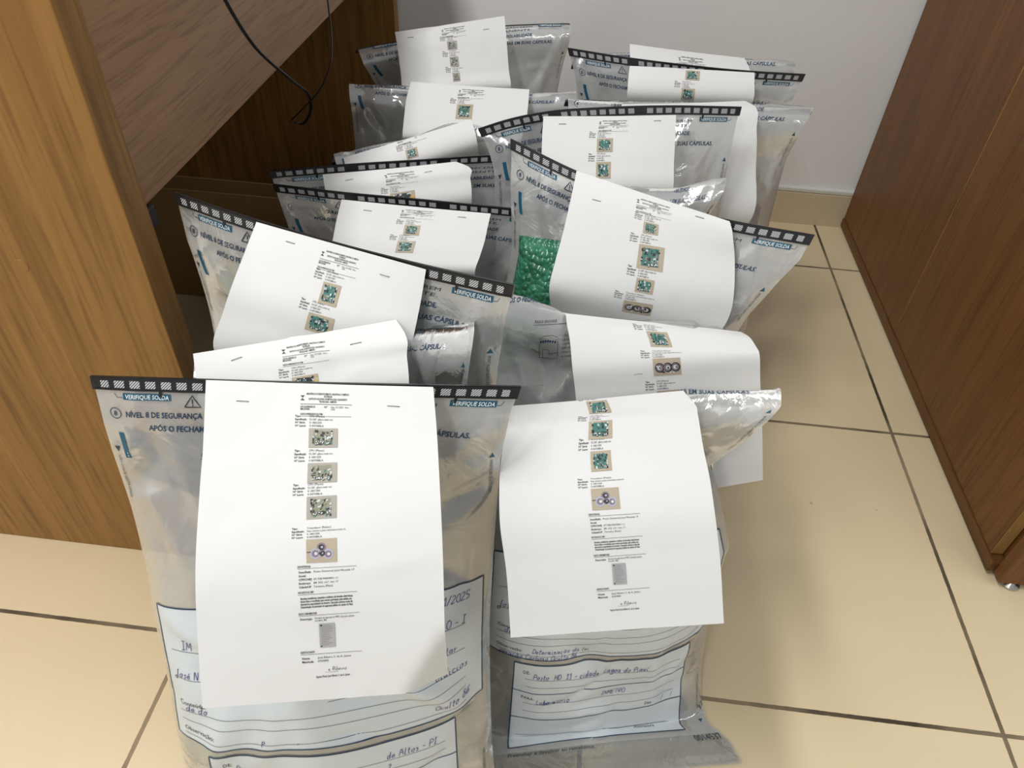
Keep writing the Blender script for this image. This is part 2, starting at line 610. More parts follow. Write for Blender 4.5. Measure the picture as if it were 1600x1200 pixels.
class Print:
    """Collects flat shapes in sheet coordinates (s to the right, t down) for one mesh."""

    def __init__(self):
        self.V, self.F, self.I = [], [], []
        self.mats = []

    def mi(self, m):
        if m not in self.mats:
            self.mats.append(m)
        return self.mats.index(m)

    def add(self, pts, faces, mat, off):
        b = len(self.V)
        self.V += [(p[0], p[1], off) for p in pts]
        self.F += [tuple(b + i for i in f) for f in faces]
        self.I += [self.mi(mat)] * len(faces)

    def text(self, s, s0, t0, size, mat, off, bold=0.0, slant=0.0, rot=0.0, width=None):
        v, f = text_flat(s, bold)
        if not len(v):
            return
        x = v[:, 0] + slant * v[:, 1]
        y = v[:, 1]
        k = size
        kx = size if width is None else width / max(x.max(), 1e-6)
        x, y = x * kx, y * k
        c, sn = math.cos(rot), math.sin(rot)
        X, Y = c * x - sn * y, sn * x + c * y
        self.add(np.stack([s0 + X, t0 - Y], 1).tolist(), f, mat, off)

    def quad(self, s0, s1, t0, t1, mat, off, n=None, skew=0.0, cell=0.006):
        nu = max(2, int(abs(s1 - s0) / cell) + 2)
        nv = max(2, int(abs(t1 - t0) / cell) + 2)
        P = []
        for j in range(nv):
            for i in range(nu):
                a, b = i / (nu - 1), j / (nv - 1)
                P.append((s0 + (s1 - s0) * a, t0 + (t1 - t0) * b + skew * (a - 0.5)))
        self.add(P, grid_faces(nu, nv), mat, off)

    def line(self, pts, w, mat, off, cell=0.006):
        P = []
        q = [np.asarray(p, float) for p in pts]
        D = [q[0]]
        for a, b in zip(q[:-1], q[1:]):
            n = max(1, int(np.linalg.norm(b - a) / cell) + 1)
            D += [a + (b - a) * k / n for k in range(1, n + 1)]
        D = np.array(D)
        for i in range(len(D)):
            t = D[min(i + 1, len(D) - 1)] - D[max(i - 1, 0)]
            t = t / (np.linalg.norm(t) + 1e-9)
            nn = np.array([-t[1], t[0]]) * w / 2
            P += [D[i] + nn, D[i] - nn]
        F = [(2 * i, 2 * i + 1, 2 * i + 3, 2 * i + 2) for i in range(len(D) - 1)]
        self.add(P, F, mat, off)

    def frame(self, s0, s1, t0, t1, w, mat, off):
        for a, b in (((s0, t0), (s1, t0)), ((s1, t0), (s1, t1)), ((s1, t1), (s0, t1)), ((s0, t1), (s0, t0))):
            self.line([a, b], w, mat, off)

    def disc(self, s, t, r, mat, off, n=18, ry=None, r0=0.0):
        ry = ry or r
        if r0:
            P = [(s + q * math.cos(2 * math.pi * i / n) * r, t + q * math.sin(2 * math.pi * i / n) * ry) for i in range(n) for q in (1.0, r0)]
            F = [(2 * i, 2 * i + 1, (2 * i + 3) % (2 * n), (2 * i + 2) % (2 * n)) for i in range(n)]
        else:
            P = [(s + math.cos(2 * math.pi * i / n) * r, t + math.sin(2 * math.pi * i / n) * ry) for i in range(n)]
            F = [tuple(range(n))]
        self.add(P, F, mat, off)

    def pen(self, s, s0, t0, size, off, rng, slope=0.0, w=0.0007, slant=0.18, mat=None):
        x = s0
        for ch in s:
            g = PEN.get(ch, '')
            adv = 0.42
            for st in g.split(';'):
                if not st:
                    continue
                p = np.array([[float(c) for c in q.split(',')] for q in st.split()])
                adv = max(adv, p[:, 0].max() + 0.12)
                p = p + rng.normal(0, 0.018, p.shape)
                k = np.arange(len(p))
                kk = np.linspace(0, len(p) - 1, (len(p) - 1) * 4 + 1)
                p = smooth_interp(kk, k, p) if len(p) > 2 else p
                X = x + (p[:, 0] + slant * p[:, 1]) * size
                T = t0 + slope * (X - s0) - p[:, 1] * size
                self.line(np.stack([X, T], 1), w, mat or PEN_M, off, cell=0.01)
            x += adv * size
        return x

    def build(self, name, surf, parent, smooth=True, extra=None):
        """surf(s, t, off) -> world points."""
        if not self.V:
            return None
        a = np.array(self.V, float)
        P = surf(a[:, 0], a[:, 1], a[:, 2])
        return mesh_obj(name, P, self.F, self.mats, parent, self.I, smooth)


# ------------------------------------------------------------------ creases of film and paper
def crease_set(rng, n, S, T, w=(0.004, 0.012), l=(0.02, 0.09), a=(0.0006, 0.0022), ang=None):
    C = []
    for _ in range(n):
        th = rng.uniform(0, math.pi) if ang is None else rng.normal(ang, 0.35)
        ww = rng.uniform(*w)
        C.append((rng.uniform(0, S), rng.uniform(0, T), th, ww, rng.uniform(*l), rng.uniform(*a) * rng.choice([-1, 1]), rng.uniform(0.0, 1.0)))
    return C


def crease_eval(C, s, t):
    r = np.zeros_like(s)
    for cs, ct, th, w, l, a, sharp in C:
        dx, dt = s - cs, t - ct
        u = dx * math.cos(th) + dt * math.sin(th)
        v = -dx * math.sin(th) + dt * math.cos(th) + 0.6 * u * u / l * (sharp - 0.5)
        win = np.exp(-(u / l) ** 2 * 2.0)
        ridge = np.where(v > 0, np.exp(-(v / w) ** 2), np.exp(-(v / (w * (1 + 2.0 * sharp))) ** 2))
        r += a * ridge * win
    return r


def waves(rng, s, t, amp, k=4):
    r = np.zeros_like(s)
    for i in range(k):
        f = rng.uniform(12, 45)
        th = rng.uniform(0, math.pi)
        r += amp / (1 + 0.5 * i) * np.sin(f * (s * math.cos(th) + t * math.sin(th)) + rng.uniform(0, 6.28))
    return r


# ------------------------------------------------------------------ room
V, F = box_vf(-1.6, 2.6, -2.4, 2.05, -0.04, 0.0)
tag(mesh_obj('floor', V, F, FLOOR_M, smooth=False, origin=np.zeros(3)), kind='structure')
V, F = box_vf(-1.6, 2.6, 1.955, 2.05, 0.0, 2.8)
tag(mesh_obj('wall_back', V, F, WALL_M, smooth=False, origin=np.zeros(3)), kind='structure')
V, F = box_vf(-1.7, -1.6, -2.4, 2.05, 0.0, 2.8)
tag(mesh_obj('wall_left', V, F, WALL_M, smooth=False, origin=np.zeros(3)), kind='structure')
tag(box('baseboard_back', (-1.6, 2.6, 1.942, 1.955, 0.0, 0.094), SKIRT_M, bevel=0.001), kind='structure')
tag(box('trim_1', (-1.6, 2.6, 1.944, 1.956, 0.0945, 0.107), CAULK_M, bevel=0.003), kind='structure')

# ------------------------------------------------------------------ tall desk on the left
desk = tag(empty('wooden_desk', (-0.8, 1.28, 0)), 'tall wooden desk with thick brown end panels, open underneath, left of the bags', 'desk')
o = box('end_panel', (-1.18, -0.47, 0.652, 0.693, 0.0, 1.03), WOOD_Z, desk)
box('end_panel', (-1.18, -0.48, 1.895, 1.935, 0.0, 1.03), WOOD_Z, desk)
tag(box('modesty_panel', (-0.512, -0.486, 0.695, 1.893, 0.618, 1.03), WOOD_Y, desk), 'long reddish-brown board between the desk ends')
box('desk_top', (-1.2, -0.45, 0.63, 1.938, 1.032, 1.06), WOOD_Y, desk)
box('back_panel', (-1.2, -1.182, 0.652, 1.935, 0.0, 1.03), WOOD_Y, desk)
Vb, Fb = [], []
for k in range(28):
    w = 2 * math.pi * k / 28
    Vb += [(-0.62 + 0.0085 * math.cos(w), 0.6519, 0.563 + 0.0085 * math.sin(w)), (-0.62 + 0.0080 * math.cos(w), 0.6514, 0.563 + 0.0080 * math.sin(w))]
Fb = [(2 * k, 2 * ((k + 1) % 28), 2 * ((k + 1) % 28) + 1, 2 * k + 1) for k in range(28)] + [tuple(2 * k + 1 for k in range(28))]
tag(mesh_obj('screw_cap', Vb, Fb, wood('screw_cap_wood', (0.225, 0.11, 0.027), (0.345, 0.18, 0.052), 'Z'), desk, smooth=False), 'round wood-coloured screw cap on the near end panel')
tag(box('bracket', (-0.510, -0.480, 0.700, 0.722, 0.592, 0.617), BRACKET_M, desk, 0.002), 'black corner bracket under the long board')

# ------------------------------------------------------------------ cabinet on the right
cab = tag(empty('wooden_cabinet', (1.0, 1.35, 0)), 'brown wooden two-door cabinet standing right of the bags against the wall', 'cabinet')
box('cabinet_body', (0.776, 1.22, 0.797, 1.935, 0.034, 1.35), CAB_Z, cab)
box('side_panel', (0.762, 1.22, 0.773, 0.795, 0.013, 1.35), CAB_Z, cab)
box('base_board', (0.752, 1.22, 0.797, 1.938, 0.010, 0.0325), CAB_Y, cab, 0.001)
for y0, y1 in ((0.817, 1.4165), (1.4205, 1.936)):
    d = box('door', (0.7545, 0.774, y0, y1, 0.035, 1.34), CAB_Z, cab, 0.0008)
    V, F = box_vf(0.7552, 0.7738, y0 - 0.0013, y0 - 0.0001, 0.035, 1.34)
    tag(mesh_obj('edge_band', V, F, EDGE_M, d, smooth=False), 'lighter edge band of the door')
for x, y in ((0.790, 0.782), (0.80, 1.9), (1.18, 0.80)):
    V, F = [], []
    for rr, z in ((0.013, 0.0), (0.014, 0.002), (0.014, 0.004), (0.006, 0.0055), (0.006, 0.0125)):
        for k in range(20):
            V.append((x + rr * math.cos(k * math.pi / 10), y + rr * math.sin(k * math.pi / 10), z))
    for i in range(4):
        for k in range(20):
            F.append((i * 20 + k, i * 20 + (k + 1) % 20, (i + 1) * 20 + (k + 1) % 20, (i + 1) * 20 + k))
    F += [tuple(range(20))[::-1], tuple(80 + k for k in range(20))]
    tag(mesh_obj('foot_glide', V, F, STEEL_M, cab), 'round shiny foot glide')

# ------------------------------------------------------------------ cardboard box under the desk
cb = tag(empty('cardboard_box', (-0.82, 1.40, 0)), 'plain brown open cardboard box in the shadow under the desk', 'box')
x0, x1, y0, y1, zt, w = -1.05, -0.60, 1.345, 1.405, 0.278, 0.004
box('front_wall', (x0, x1, y0, y0 + w, 0.001, zt), CARD_M, cb, 0.001)
box('back_wall', (x0, x1, y1 - w, y1, 0.001, zt), CARD_M, cb, 0.001)
box('side_wall', (x0, x0 + w, y0 + w, y1 - w, 0.001, zt), CARD_M, cb, 0.001)
box('side_wall', (x1 - w, x1, y0 + w, y1 - w, 0.001, zt), CARD_M, cb, 0.001)
box('bottom', (x0 + w, x1 - w, y0 + w, y1 - w, 0.001, 0.005), CARD_M, cb, 0.001)

# ------------------------------------------------------------------ cables hanging from the desk


def cable(pts, r, name, label, twist=0.0):
    k = np.arange(len(pts))
    P = smooth_interp(np.linspace(0, len(pts) - 1, 60), k, np.array(pts))
    if not twist:
        V, F = tube_vf(P, r)
    else:
        V, F = [], []
        for sgn in (-1, 1):
            v, f = tube_vf(P + np.array([sgn * twist, sgn * 0.3 * twist, 0]), r)
            b = len(V)
            V += v
            F += [tuple(b + i for i in q) for q in f]
    return tag(mesh_obj(name, V, F, CABLE_M), label, 'cable')


YC = 1.25


def aty(x, y, Y):
    r = FW + (x - 800.0) / FPX * RT - (y - 600.0) / FPX * UP
    return CAM + r * (Y / r[1])


cable([aty(322, -70, 0.84), aty(352, 0, 0.90), aty(400, 75, 0.98), aty(455, 125, 1.08), aty(482, 148, 1.14), aty(485, 175, 1.17), aty(474, 193, 1.18), aty(462, 191, 1.18)], 0.0014,
      'cable', 'black twin cable hanging in a long slant in front of the desk board', 0.0012)
cable([aty(505, -60, 0.94), aty(512, 0, 0.97), aty(518, 60, 1.0), aty(516, 100, 1.03), aty(500, 140, 1.07), aty(475, 168, 1.10), aty(453, 190, 1.12)], 0.0011,
      'cable', 'thin black cable hanging straight down beside the far desk panel, then curling left')


# ------------------------------------------------------------------ security bags
BAGW, BAGL = 0.40, 0.66


def profile(zb, D, fold=None, flap=0.03, t_end=BAGL, contact=None, steep=False, toe=False):
    """Front face of a bag seen from the side: [(t, forward, z)] from the seal (t=0) to the bottom seam."""
    zf = [1.0, 0.865, 0.655, 0.50, 0.29, 0.10, 0.012]
    dn = [0.0, 0.14, 0.39, 0.68, 0.94, 1.03, 1.0] if steep else [0.0, 0.28, 0.62, 0.84, 1.0, 1.02, 0.97]
    if toe:
        dn[-3:] = [1.02, 1.22, 1.42]
    P = [(D * a, zb * b) for a, b in zip(dn, zf)]
    P.append((D * dn[-1] + flap, 0.004))
    if fold:
        P = [(-0.032, zb - 0.130), (-0.022, zb - 0.050), (-0.010, zb - 0.009)] + [(0.0, zb)] + [(0.017, zb - 0.010)] + P[1:]
    Q = [0.0]
    for a, b in zip(P[:-1], P[1:]):
        Q.append(Q[-1] + math.hypot(b[0] - a[0], b[1] - a[1]))
    Q = np.array(Q)
    if fold:
        Q = Q - Q[3] + fold
        k = (t_end - fold) / (Q[-1] - fold)
        Q = np.where(Q > fold, fold + (Q - fold) * k, Q)
    else:
        Q *= t_end / Q[-1]
    if contact:
        c0, q0 = Q[-2], Q.copy()
        f0 = fold or 0.0
        Q = np.where(q0 > f0, f0 + (q0 - f0) * (contact - f0) / (c0 - f0), q0)
        Q[-1] = t_end
    return [(float(q), p[0], p[1]) for q, p in zip(Q, P)]


class Bag:
    def __init__(self, name, ref, zb=None, D=0.18, fold=None, fold_u=None, inl=((0, 0), (0.1, 0.012), (0.2, 0.035), (0.4, 0.03), (0.66, 0.015)),
                 inr=None, th=0.075, seed=1, twist=0.0, prof=None, crease=46, flap=0.03, amp=1.0, contact=None, pt=0.0, steep=False, toe=False):
        self.pt = pt
        self.name = name
        P = np.array([at(*r) for r in ref])
        self.A, self.B = P[0], P[-1]
        ch = self.B - self.A
        ch_h = np.array([ch[0], ch[1], 0.0])
        self.W = float(np.linalg.norm(ch_h))
        self.e = ch_h / self.W
        self.n = np.array([self.e[1], -self.e[0], 0.0])      # towards the viewer's side
        self.zc = float(0.5 * (P[0][2] + P[-1][2]))
        uu = (P - self.A) @ self.e / self.W
        self.ref_u, self.ref_p = uu, P
        self.fold, self.fold_u = fold, fold_u
        self.prof = np.array(prof if prof is not None else profile(zb or self.zc, D, fold, flap, contact=contact, steep=steep, toe=toe))
        self.inl, self.inr = inl, inr or inl
        self.th = th
        self.twist = twist
        self.rng = np.random.default_rng(seed)
        r = self.rng
        self.C = crease_set(r, crease, BAGW, 0.62, a=(0.0010 * amp, 0.0034 * amp))
        self.C += crease_set(r, crease // 3, BAGW, 0.5, w=(0.010, 0.022), l=(0.05, 0.14), a=(0.0025 * amp, 0.0065 * amp))
        # long pulls from the two top corners
        for k in range(5):
            self.C.append((r.uniform(0.02, 0.09), r.uniform(0.06, 0.16), r.uniform(0.9, 1.3), 0.008, 0.10, r.uniform(-0.003, 0.003), 0.5))
            self.C.append((0.40 - r.uniform(0.02, 0.09), r.uniform(0.06, 0.16), -r.uniform(0.9, 1.3), 0.008, 0.10, r.uniform(-0.003, 0.003), 0.5))
        self.wseed = seed * 7 + 3
        zlow = float(self.prof[-1][2])
        c = 0.5 * (self.A + self.B) + self.n * float(self.prof[-2][1]) * 0.6
        self.root = empty('security_bag', (c[0], c[1], 0.0))

    def thick(self, t):
        f0 = self.fold or 0.0
        return lin(t, [(0, 0.0), (f0 + 0.05, 0.05), (f0 + 0.14, 0.45), (0.36, 1.0), (0.52, 0.8), (0.60, 0.15), (0.625, 0.0), (0.66, 0.0)]) * self.th

    def mid(self, u, t):
        tau = t if self.fold_u is None else t + self.fold - lin(u, self.fold_u)
        pr = smooth_interp(tau, self.prof[:, 0], self.prof[:, 1:])
        dn, z = pr[:, 0], pr[:, 1]
        il, ir = lin(t, self.inl) / self.W, lin(t, self.inr) / self.W
        w = il + u * (1 - il - ir)
        q = smooth_interp(w, self.ref_u, self.ref_p)
        chord = self.A + np.outer(w, self.B - self.A)
        dev = q - chord
        t0 = self.fold or 0.0
        fade = np.exp(-(np.maximum(t - t0, 0) / 0.16) ** 2)[:, None]
        fz = np.exp(-(np.maximum(t - t0, 0) / 0.22) ** 2)
        P = chord.copy()
        P[:, 2] = self.zc
        P += dev * fade
        P[:, 2] += (chord[:, 2] - self.zc) * fz
        tw = np.clip((t - t0 - 0.03) / 0.3, 0, 1)
        tw = tw * tw * (3 - 2 * tw) * self.twist
        P += self.n * (dn + tw * (0.5 - u))[:, None]
        P[:, 2] += z - self.zc * 1.0
        P[:, 2] = np.maximum(P[:, 2], 0.0025)
        return P

    def normal(self, u, t):
        e = 2e-3
        du = self.mid(u + e, t) - self.mid(u - e, t)
        dt = self.mid(u, t + e) - self.mid(u, t - e)
        N = np.cross(dt, du)
        N /= np.linalg.norm(N, axis=1)[:, None] + 1e-12
        return N

    def wrinkle(self, u, t, back=False):
        s = u * BAGW
        k = np.clip(np.minimum(np.minimum(u, 1 - u) / 0.05, np.minimum(t / 0.03, np.maximum(0.65 - t, 0) / 0.04)), 0, 1)
        r = np.random.default_rng(self.wseed + (50 if back else 0))
        w = waves(r, s, t, 0.0022)
        c = crease_eval(self.C, s if not back else BAGW - s, t)
        return (w + c) * k

    def front(self, s, t, off=0.0):
        s, t = np.asarray(s, float), np.asarray(t, float)
        u = s / BAGW
        N = self.normal(u, t)
        pil = np.clip(1 - np.abs(2 * u - 1) ** 2.6, 0, 1) ** 0.75
        th = self.thick(t)
        d = th * (pil - 0.55) + self.wrinkle(u, t) * (0.35 + 0.65 * np.clip(t / 0.1, 0, 1)) + off
        P = self.mid(u, t) + N * d[:, None]
        P[:, 2] = np.maximum(P[:, 2], 0.0022 + np.asarray(off))
        return P

    def rear(self, s, t):
        u = s / BAGW
        N = self.normal(u, t)
        pil = np.clip(1 - np.abs(2 * u - 1) ** 2.6, 0, 1) ** 0.75
        th = self.thick(t)
        d = -th * 0.55 - th * 0.45 * pil - 0.0006 + self.wrinkle(u, t, True) * 0.7 * np.clip((th - 0.004) / 0.02, 0, 1)
        P = self.mid(u, t) + N * d[:, None]
        P[:, 2] = np.maximum(P[:, 2], 0.0012)
        return P

    def inside(self, s, t, k):
        """Point between the two films, k = 0 rear .. 1 front."""
        a, b = self.rear(s, t), self.front(s, t)
        return a + (b - a) * np.asarray(k)[:, None]

    def film(self, full=False, nu=120, nv=190):
        u, t = np.meshgrid(np.linspace(0, BAGW, nu), np.linspace(0.0, BAGL, nv))
        f = self.front(u.ravel(), t.ravel())
        nu2, nv2 = 40, 64
        u2, t2 = np.meshgrid(np.linspace(0, BAGW, nu2), np.linspace(0.0, BAGL, nv2))
        b = self.rear(u2.ravel(), t2.ravel())
        F = grid_faces(nu, nv, 0, True) + grid_faces(nu2, nv2, len(f), False)
        tq = t.reshape(nv, nu)[:-1, :-1].ravel()
        tq2 = t2.reshape(nv2, nu2)[:-1, :-1].ravel()
        P, I, mats = [f, b], [int(x > 0.60) for x in tq] + [int(x > 0.60) for x in tq2], [FILM_M, SEAM_M]
        pr = self.prints(full)
        a = np.array(pr.V)
        off = len(f) + len(b)
        P.append(self.front(a[:, 0], a[:, 1] + self.pt, a[:, 2]))
        F += [tuple(off + i for i in q) for q in pr.F]
        I += [2 + i for i in pr.I]
        return mesh_obj('film', np.vstack(P), F, mats + pr.mats, self.root, I)

    def seal(self):
        hb, n = 0.0125, 27
        # strip body: closed box section following the mouth of the bag
        ns = 60
        ss = np.linspace(-0.0015, BAGW + 0.0015, ns)
        V, F = [], []
        for tt, off in ((-0.0005, 0.0017), (hb, 0.0017), (hb, -0.0017), (-0.0005, -0.0017)):
            V.append(self.front(ss, np.full(ns, tt), np.full(ns, off)))
        V = np.vstack(V)
        for k in range(4):
            a, b = k * ns, ((k + 1) % 4) * ns
            for i in range(ns - 1):
                F.append((a + i, a + i + 1, b + i + 1, b + i))
        F += [(0, ns, 2 * ns, 3 * ns), (ns - 1, 4 * ns - 1, 3 * ns - 1, 2 * ns - 1)]
        uv = [(0.0, 0.0)] * len(V)
        I = [0] * len(F)
        wn, rm = Print(), Print()
        pitch = 0.394 / n
        for i in range(n):
            a = 0.003 + pitch * i + 0.0026
            b = a + pitch - 0.0052
            if i in (0, n - 1):
                a, b = (a + 0.002, b) if i == 0 else (a, b - 0.002)
            if i in (7, 16):
                continue
            wn.quad(a, b, 0.0029, 0.0098, WINDOW_M, 0.00205, cell=0.01)
        rm.line([(0, 0.0007), (BAGW, 0.0007)], 0.0013, BLACK_M, 0.0024)
        rm.line([(0, hb - 0.001), (BAGW, hb - 0.001)], 0.0013, BLACK_M, 0.0024)
        for s in (0.061, 0.341):
            rm.quad(s, s + 0.003, hb - 0.001, hb + 0.0055, BLACK_M, 0.0012)
        for p, mi in ((wn, 1), (rm, 0)):
            q = np.array(p.V)
            b = len(V)
            V = np.vstack([V, self.front(q[:, 0], q[:, 1], q[:, 2])])
            F += [tuple(b + i for i in f) for f in p.F]
            I += [mi] * len(p.F)
            uv += [(k[0] * 240, k[1] * 240) for k in p.V]
        mesh_obj('seal_strip', V, F, [BLACK_M, WINDOW_M], self.root, I, smooth=False, uv=uv)

    def prints(self, full=True):
        p = Print()
        o = 0.0007
        for s0 in (0.0265, 0.338):
            p.quad(s0, s0 + 0.0455, 0.0150, 0.0215, TEAL_M, o)
            p.text('VERIFIQUE SOLDA', s0 + 0.0022, 0.0203, 0.0060, PALE_M, o + 0.0004, 0.012, 0.12, width=0.0415)
        p.line([(0.0260, 0.0195), (0.0205, 0.0195), (0.0185, 0.0155)], 0.0006, DARKP_M, o)
        p.line([(0.384, 0.0195), (0.388, 0.0195), (0.390, 0.0155)], 0.0006, DARKP_M, o)
        tri = [(0.0845, 0.0270), (0.1000, 0.0270), (0.0922, 0.0155)]
        p.line(tri + [tri[0]], 0.0012, DARKP_M, o)
        p.line([(0.0922, 0.0190), (0.0922, 0.0237)], 0.0012, DARKP_M, o)
        p.disc(0.0922, 0.0253, 0.0007, DARKP_M, o)
        p.text('NÃO ACEITE ESTE ENVELOPE SE APARECEREM', 0.108, 0.0225, 0.0052, DARKP_M, o, 0.0, 0.1, width=0.218)
        p.text('MARCAS NO FECHO PERMANENTE.', 0.108, 0.0290, 0.0052, DARKP_M, o, 0.0, 0.1, width=0.215)
        p.disc(0.0158, 0.0360, 0.0058, BLUE_M, o, 28, r0=0.86)
        p.text('8', 0.0136, 0.0385, 0.0070, BLUE_M, o, 0.02, 0.12)
        p.text('NÍVEL 8 DE SEGURANÇA', 0.0255, 0.0392, 0.0082, BLUE_M, o, 0.022, 0.14, width=0.074)
        p.text('DE INVIOLABILIDADE.', 0.252, 0.0402, 0.0075, BLUE_M, o, 0.02, 0.14, width=0.072)
        p.text('APÓS O FECHAMENTO', 0.0455, 0.0530, 0.0082, BLUE_M, o, 0.022, 0.16, width=0.074)
        p.text('VERIFIQUE BOLHAS EM SUAS CÁPSULAS.', 0.212, 0.0545, 0.0080, BLUE_M, o, 0.02, 0.14, width=0.152)
        # curved teal gauge near the left edge, cut line with arrows down both sides
        for k in range(8):
            a, b = k / 8, (k + 1) / 8
            f = lambda x: 0.0145 + 0.0035 * x * x
            p.add([(f(a), 0.056 + 0.026 * a), (f(a) + 0.0058, 0.056 + 0.026 * a), (f(b) + 0.0055, 0.056 + 0.026 * b), (f(b), 0.056 + 0.026 * b)], [(0, 1, 2, 3)], TEAL_M, o)
        for s0, t0 in ((0.0085, 0.072), (0.3905, 0.072)):
            p.add([(s0 - 0.003, t0), (s0 + 0.003, t0), (s0, t0 + 0.006)] if s0 < 0.2 else [(s0 - 0.003, t0 + 0.006), (s0 + 0.003, t0 + 0.006), (s0, t0)], [(0, 1, 2)], TEAL_M if s0 > 0.2 else DARKP_M, o)
            for k in range(1):
                p.text('NÃO CORTE NESTA LINHA', s0 - 0.0018 if s0 < 0.2 else s0 + 0.0018, t0 + 0.009 if s0 < 0.2 else t0 + 0.055, 0.0048, DARKP_M, o, 0, 0, rot=-math.pi / 2 if s0 < 0.2 else math.pi / 2, width=0.046)
        if full:
            for tz in (0.57,):
                for s0 in (0.0105, 0.388):
                    p.add([(s0 - 0.0035, tz), (s0 + 0.0035, tz), (s0, tz + 0.008)], [(0, 1, 2)], TEAL_M, o)
            p.text('NÃO CORTE NESTA LINHA', 0.389, 0.555, 0.0048, DARKP_M, o, 0, 0, rot=math.pi / 2, width=0.05)
        # instruction drawing
        p.text('PARA ENVIAR', 0.0945, 0.0790, 0.0055, DARKP_M, o, 0.0, 0.06, width=0.033)
        p.line([(0.0935, 0.0810), (0.175, 0.0810)], 0.0006, DARKP_M, o)
        p.line([(0.103, 0.101), (0.110, 0.0965), (0.122, 0.0955), (0.131, 0.099)], 0.0006, DARKP_M, o)
        for k in range(7):
            p.quad(0.104 + 0.0036 * k, 0.1066 + 0.0036 * k, 0.1035 - 0.0015 * math.sin(k * 0.5), 0.1068 - 0.0015 * math.sin(k * 0.5), BLUE_M, o, skew=-0.001)
        p.line([(0.103, 0.108), (0.103, 0.130), (0.131, 0.130), (0.131, 0.104)], 0.0006, DARKP_M, o)
        p.line([(0.108, 0.130), (0.108, 0.1175), (0.1175, 0.1175), (0.1175, 0.124), (0.131, 0.120)], 0.0006, DARKP_M, o)
        for k, w in enumerate((0.026, 0.024, 0.027, 0.022, 0.025, 0.018)):
            p.text(('1. Puxe com cuidado', 'a aba de vedação e', 'a tira de segurança', 'dobre para baixo', 'coloque o conteúdo', 'no envelope')[k], 0.137, 0.0985 + 0.0058 * k, 0.0046, DARKP_M, o, width=w)
        return p

    def form(self, hand=None):
        """White address panel with its ruled boxes; hand = which handwriting it carries."""
        o = 0.0006
        g = Print()
        fa = (0.011, 0.388, 0.240, 0.405)      # upper box
        fb = (0.052, 0.350, 0.415, 0.520)      # sender / receiver box
        fc = (0.052, 0.350, 0.520, 0.590)      # signature slip
        for q in (fa, fb, fc):
            g.quad(q[0], q[1], q[2], q[3], FORM_M, o, cell=0.005)
        p = g
        o2 = 0.0011
        p.frame(*fa, 0.0016, BLUE_M, o2)
        p.frame(fb[0], fb[1], fb[2], fc[3], 0.0016, BLUE_M, o2)
        T = lambda v: fa[2] + v * (fa[3] - fa[2])
        for v, k0, k1 in ((0.13, 0.12, 0.335), (0.30, 0.022, 0.365), (0.50, 0.022, 0.365), (0.66, 0.20, 0.358), (0.755, 0.022, 0.365), (0.835, 0.022, 0.365), (0.955, 0.022, 0.365)):
            p.line([(k0, T(v)), (k1, T(v))], 0.0005, DARKP_M, o2)
        if hand:
            p.text('Conteúdo:', 0.023, T(0.70), 0.0078, DARKP_M, o2)
            p.text('Observação:', 0.023, T(0.925), 0.0078, DARKP_M, o2)
            p.text('Lacre / Marca', 0.285, T(0.205), 0.0070, DARKP_M, o2)
        U = lambda v: fb[2] + v * (fb[3] - fb[2])
        for v in (0.26, 0.40, 0.74, 0.90):
            p.line([(fb[0] + 0.018, U(v)), (fb[1] - 0.014, U(v))], 0.0005, DARKP_M, o2)
        p.line([(fb[0], U(0.52)), (fb[1], U(0.52))], 0.0012, BLUE_M, o2)
        p.line([(fb[0], fb[3] + 0.004), (fb[1], fb[3] + 0.004)], 0.0012, BLUE_M, o2)
        p.text('DE:', fb[0] + 0.014, U(0.17), 0.0078, DARKP_M, o2)
        p.text('PARA:', fb[0] + 0.014, U(0.66), 0.0078, DARKP_M, o2)
        p.text('Data', fb[1] - 0.070, U(0.99), 0.0065, DARKP_M, o2)
        for k in range(2):
            p.line([(fb[1] - 0.038 + 0.018 * k, U(1.0)), (fb[1] - 0.034 + 0.018 * k, U(0.94))], 0.0005, DARKP_M, o2)
        p.line([(fc[0] + 0.01, 0.558), (fc[0] + 0.12, 0.558)], 0.0005, DARKP_M, o2)
        p.line([(fc[0] + 0.16, 0.565), (fc[1] - 0.01, 0.565)], 0.0005, DARKP_M, o2)
        p.text('Nome Legível', fc[0] + 0.045, 0.574, 0.0085, DARKP_M, o2)
        p.text('Assinatura', fc[0] + 0.215, 0.580, 0.0085, DARKP_M, o2)
        p.text('Preencher e devolver ao remetente.', fc[0] - 0.002, 0.608, 0.0095, DARKP_M, o2)
        if hand == 'right':
            p.text('0014537', 0.352, 0.612, 0.0150, DARKP_M, o2, 0.0, 0, width=0.044)
            p.text('37', 0.392, 0.560, 0.011, DARKP_M, o2, rot=0.5)
        if not hand:
            p.build('form_panel', self.front, self.root)
            return
        h = p
        r = np.random.default_rng(31 if hand == 'left' else 47)
        o3 = 0.0014
        if hand == 'left':
            h.pen('IM', 0.036, T(0.285), 0.0110, o3, r)
            h.pen('José N', 0.0215, T(0.49), 0.0090, o3, r)
            h.pen('de do', 0.030, T(0.745), 0.0095, o3, r)
            h.pen('11/2025', 0.333, T(0.12), 0.0095, o3, r)
            h.pen('O - I', 0.341, T(0.29), 0.0095, o3, r)
            h.pen('polar', 0.330, T(0.49), 0.0090, o3, r)
            h.pen('indicios', 0.326, T(0.655), 0.0100, o3, r)
            h.pen('Oculto 86', 0.325, T(0.915), 0.0092, o3, r)
            h.pen('p', 0.118, T(0.95), 0.0085, o3, r)
            h.pen(',', 0.160, T(0.95), 0.0085, o3, r)
            h.pen('Po', 0.080, U(0.25), 0.0090, o3, r)
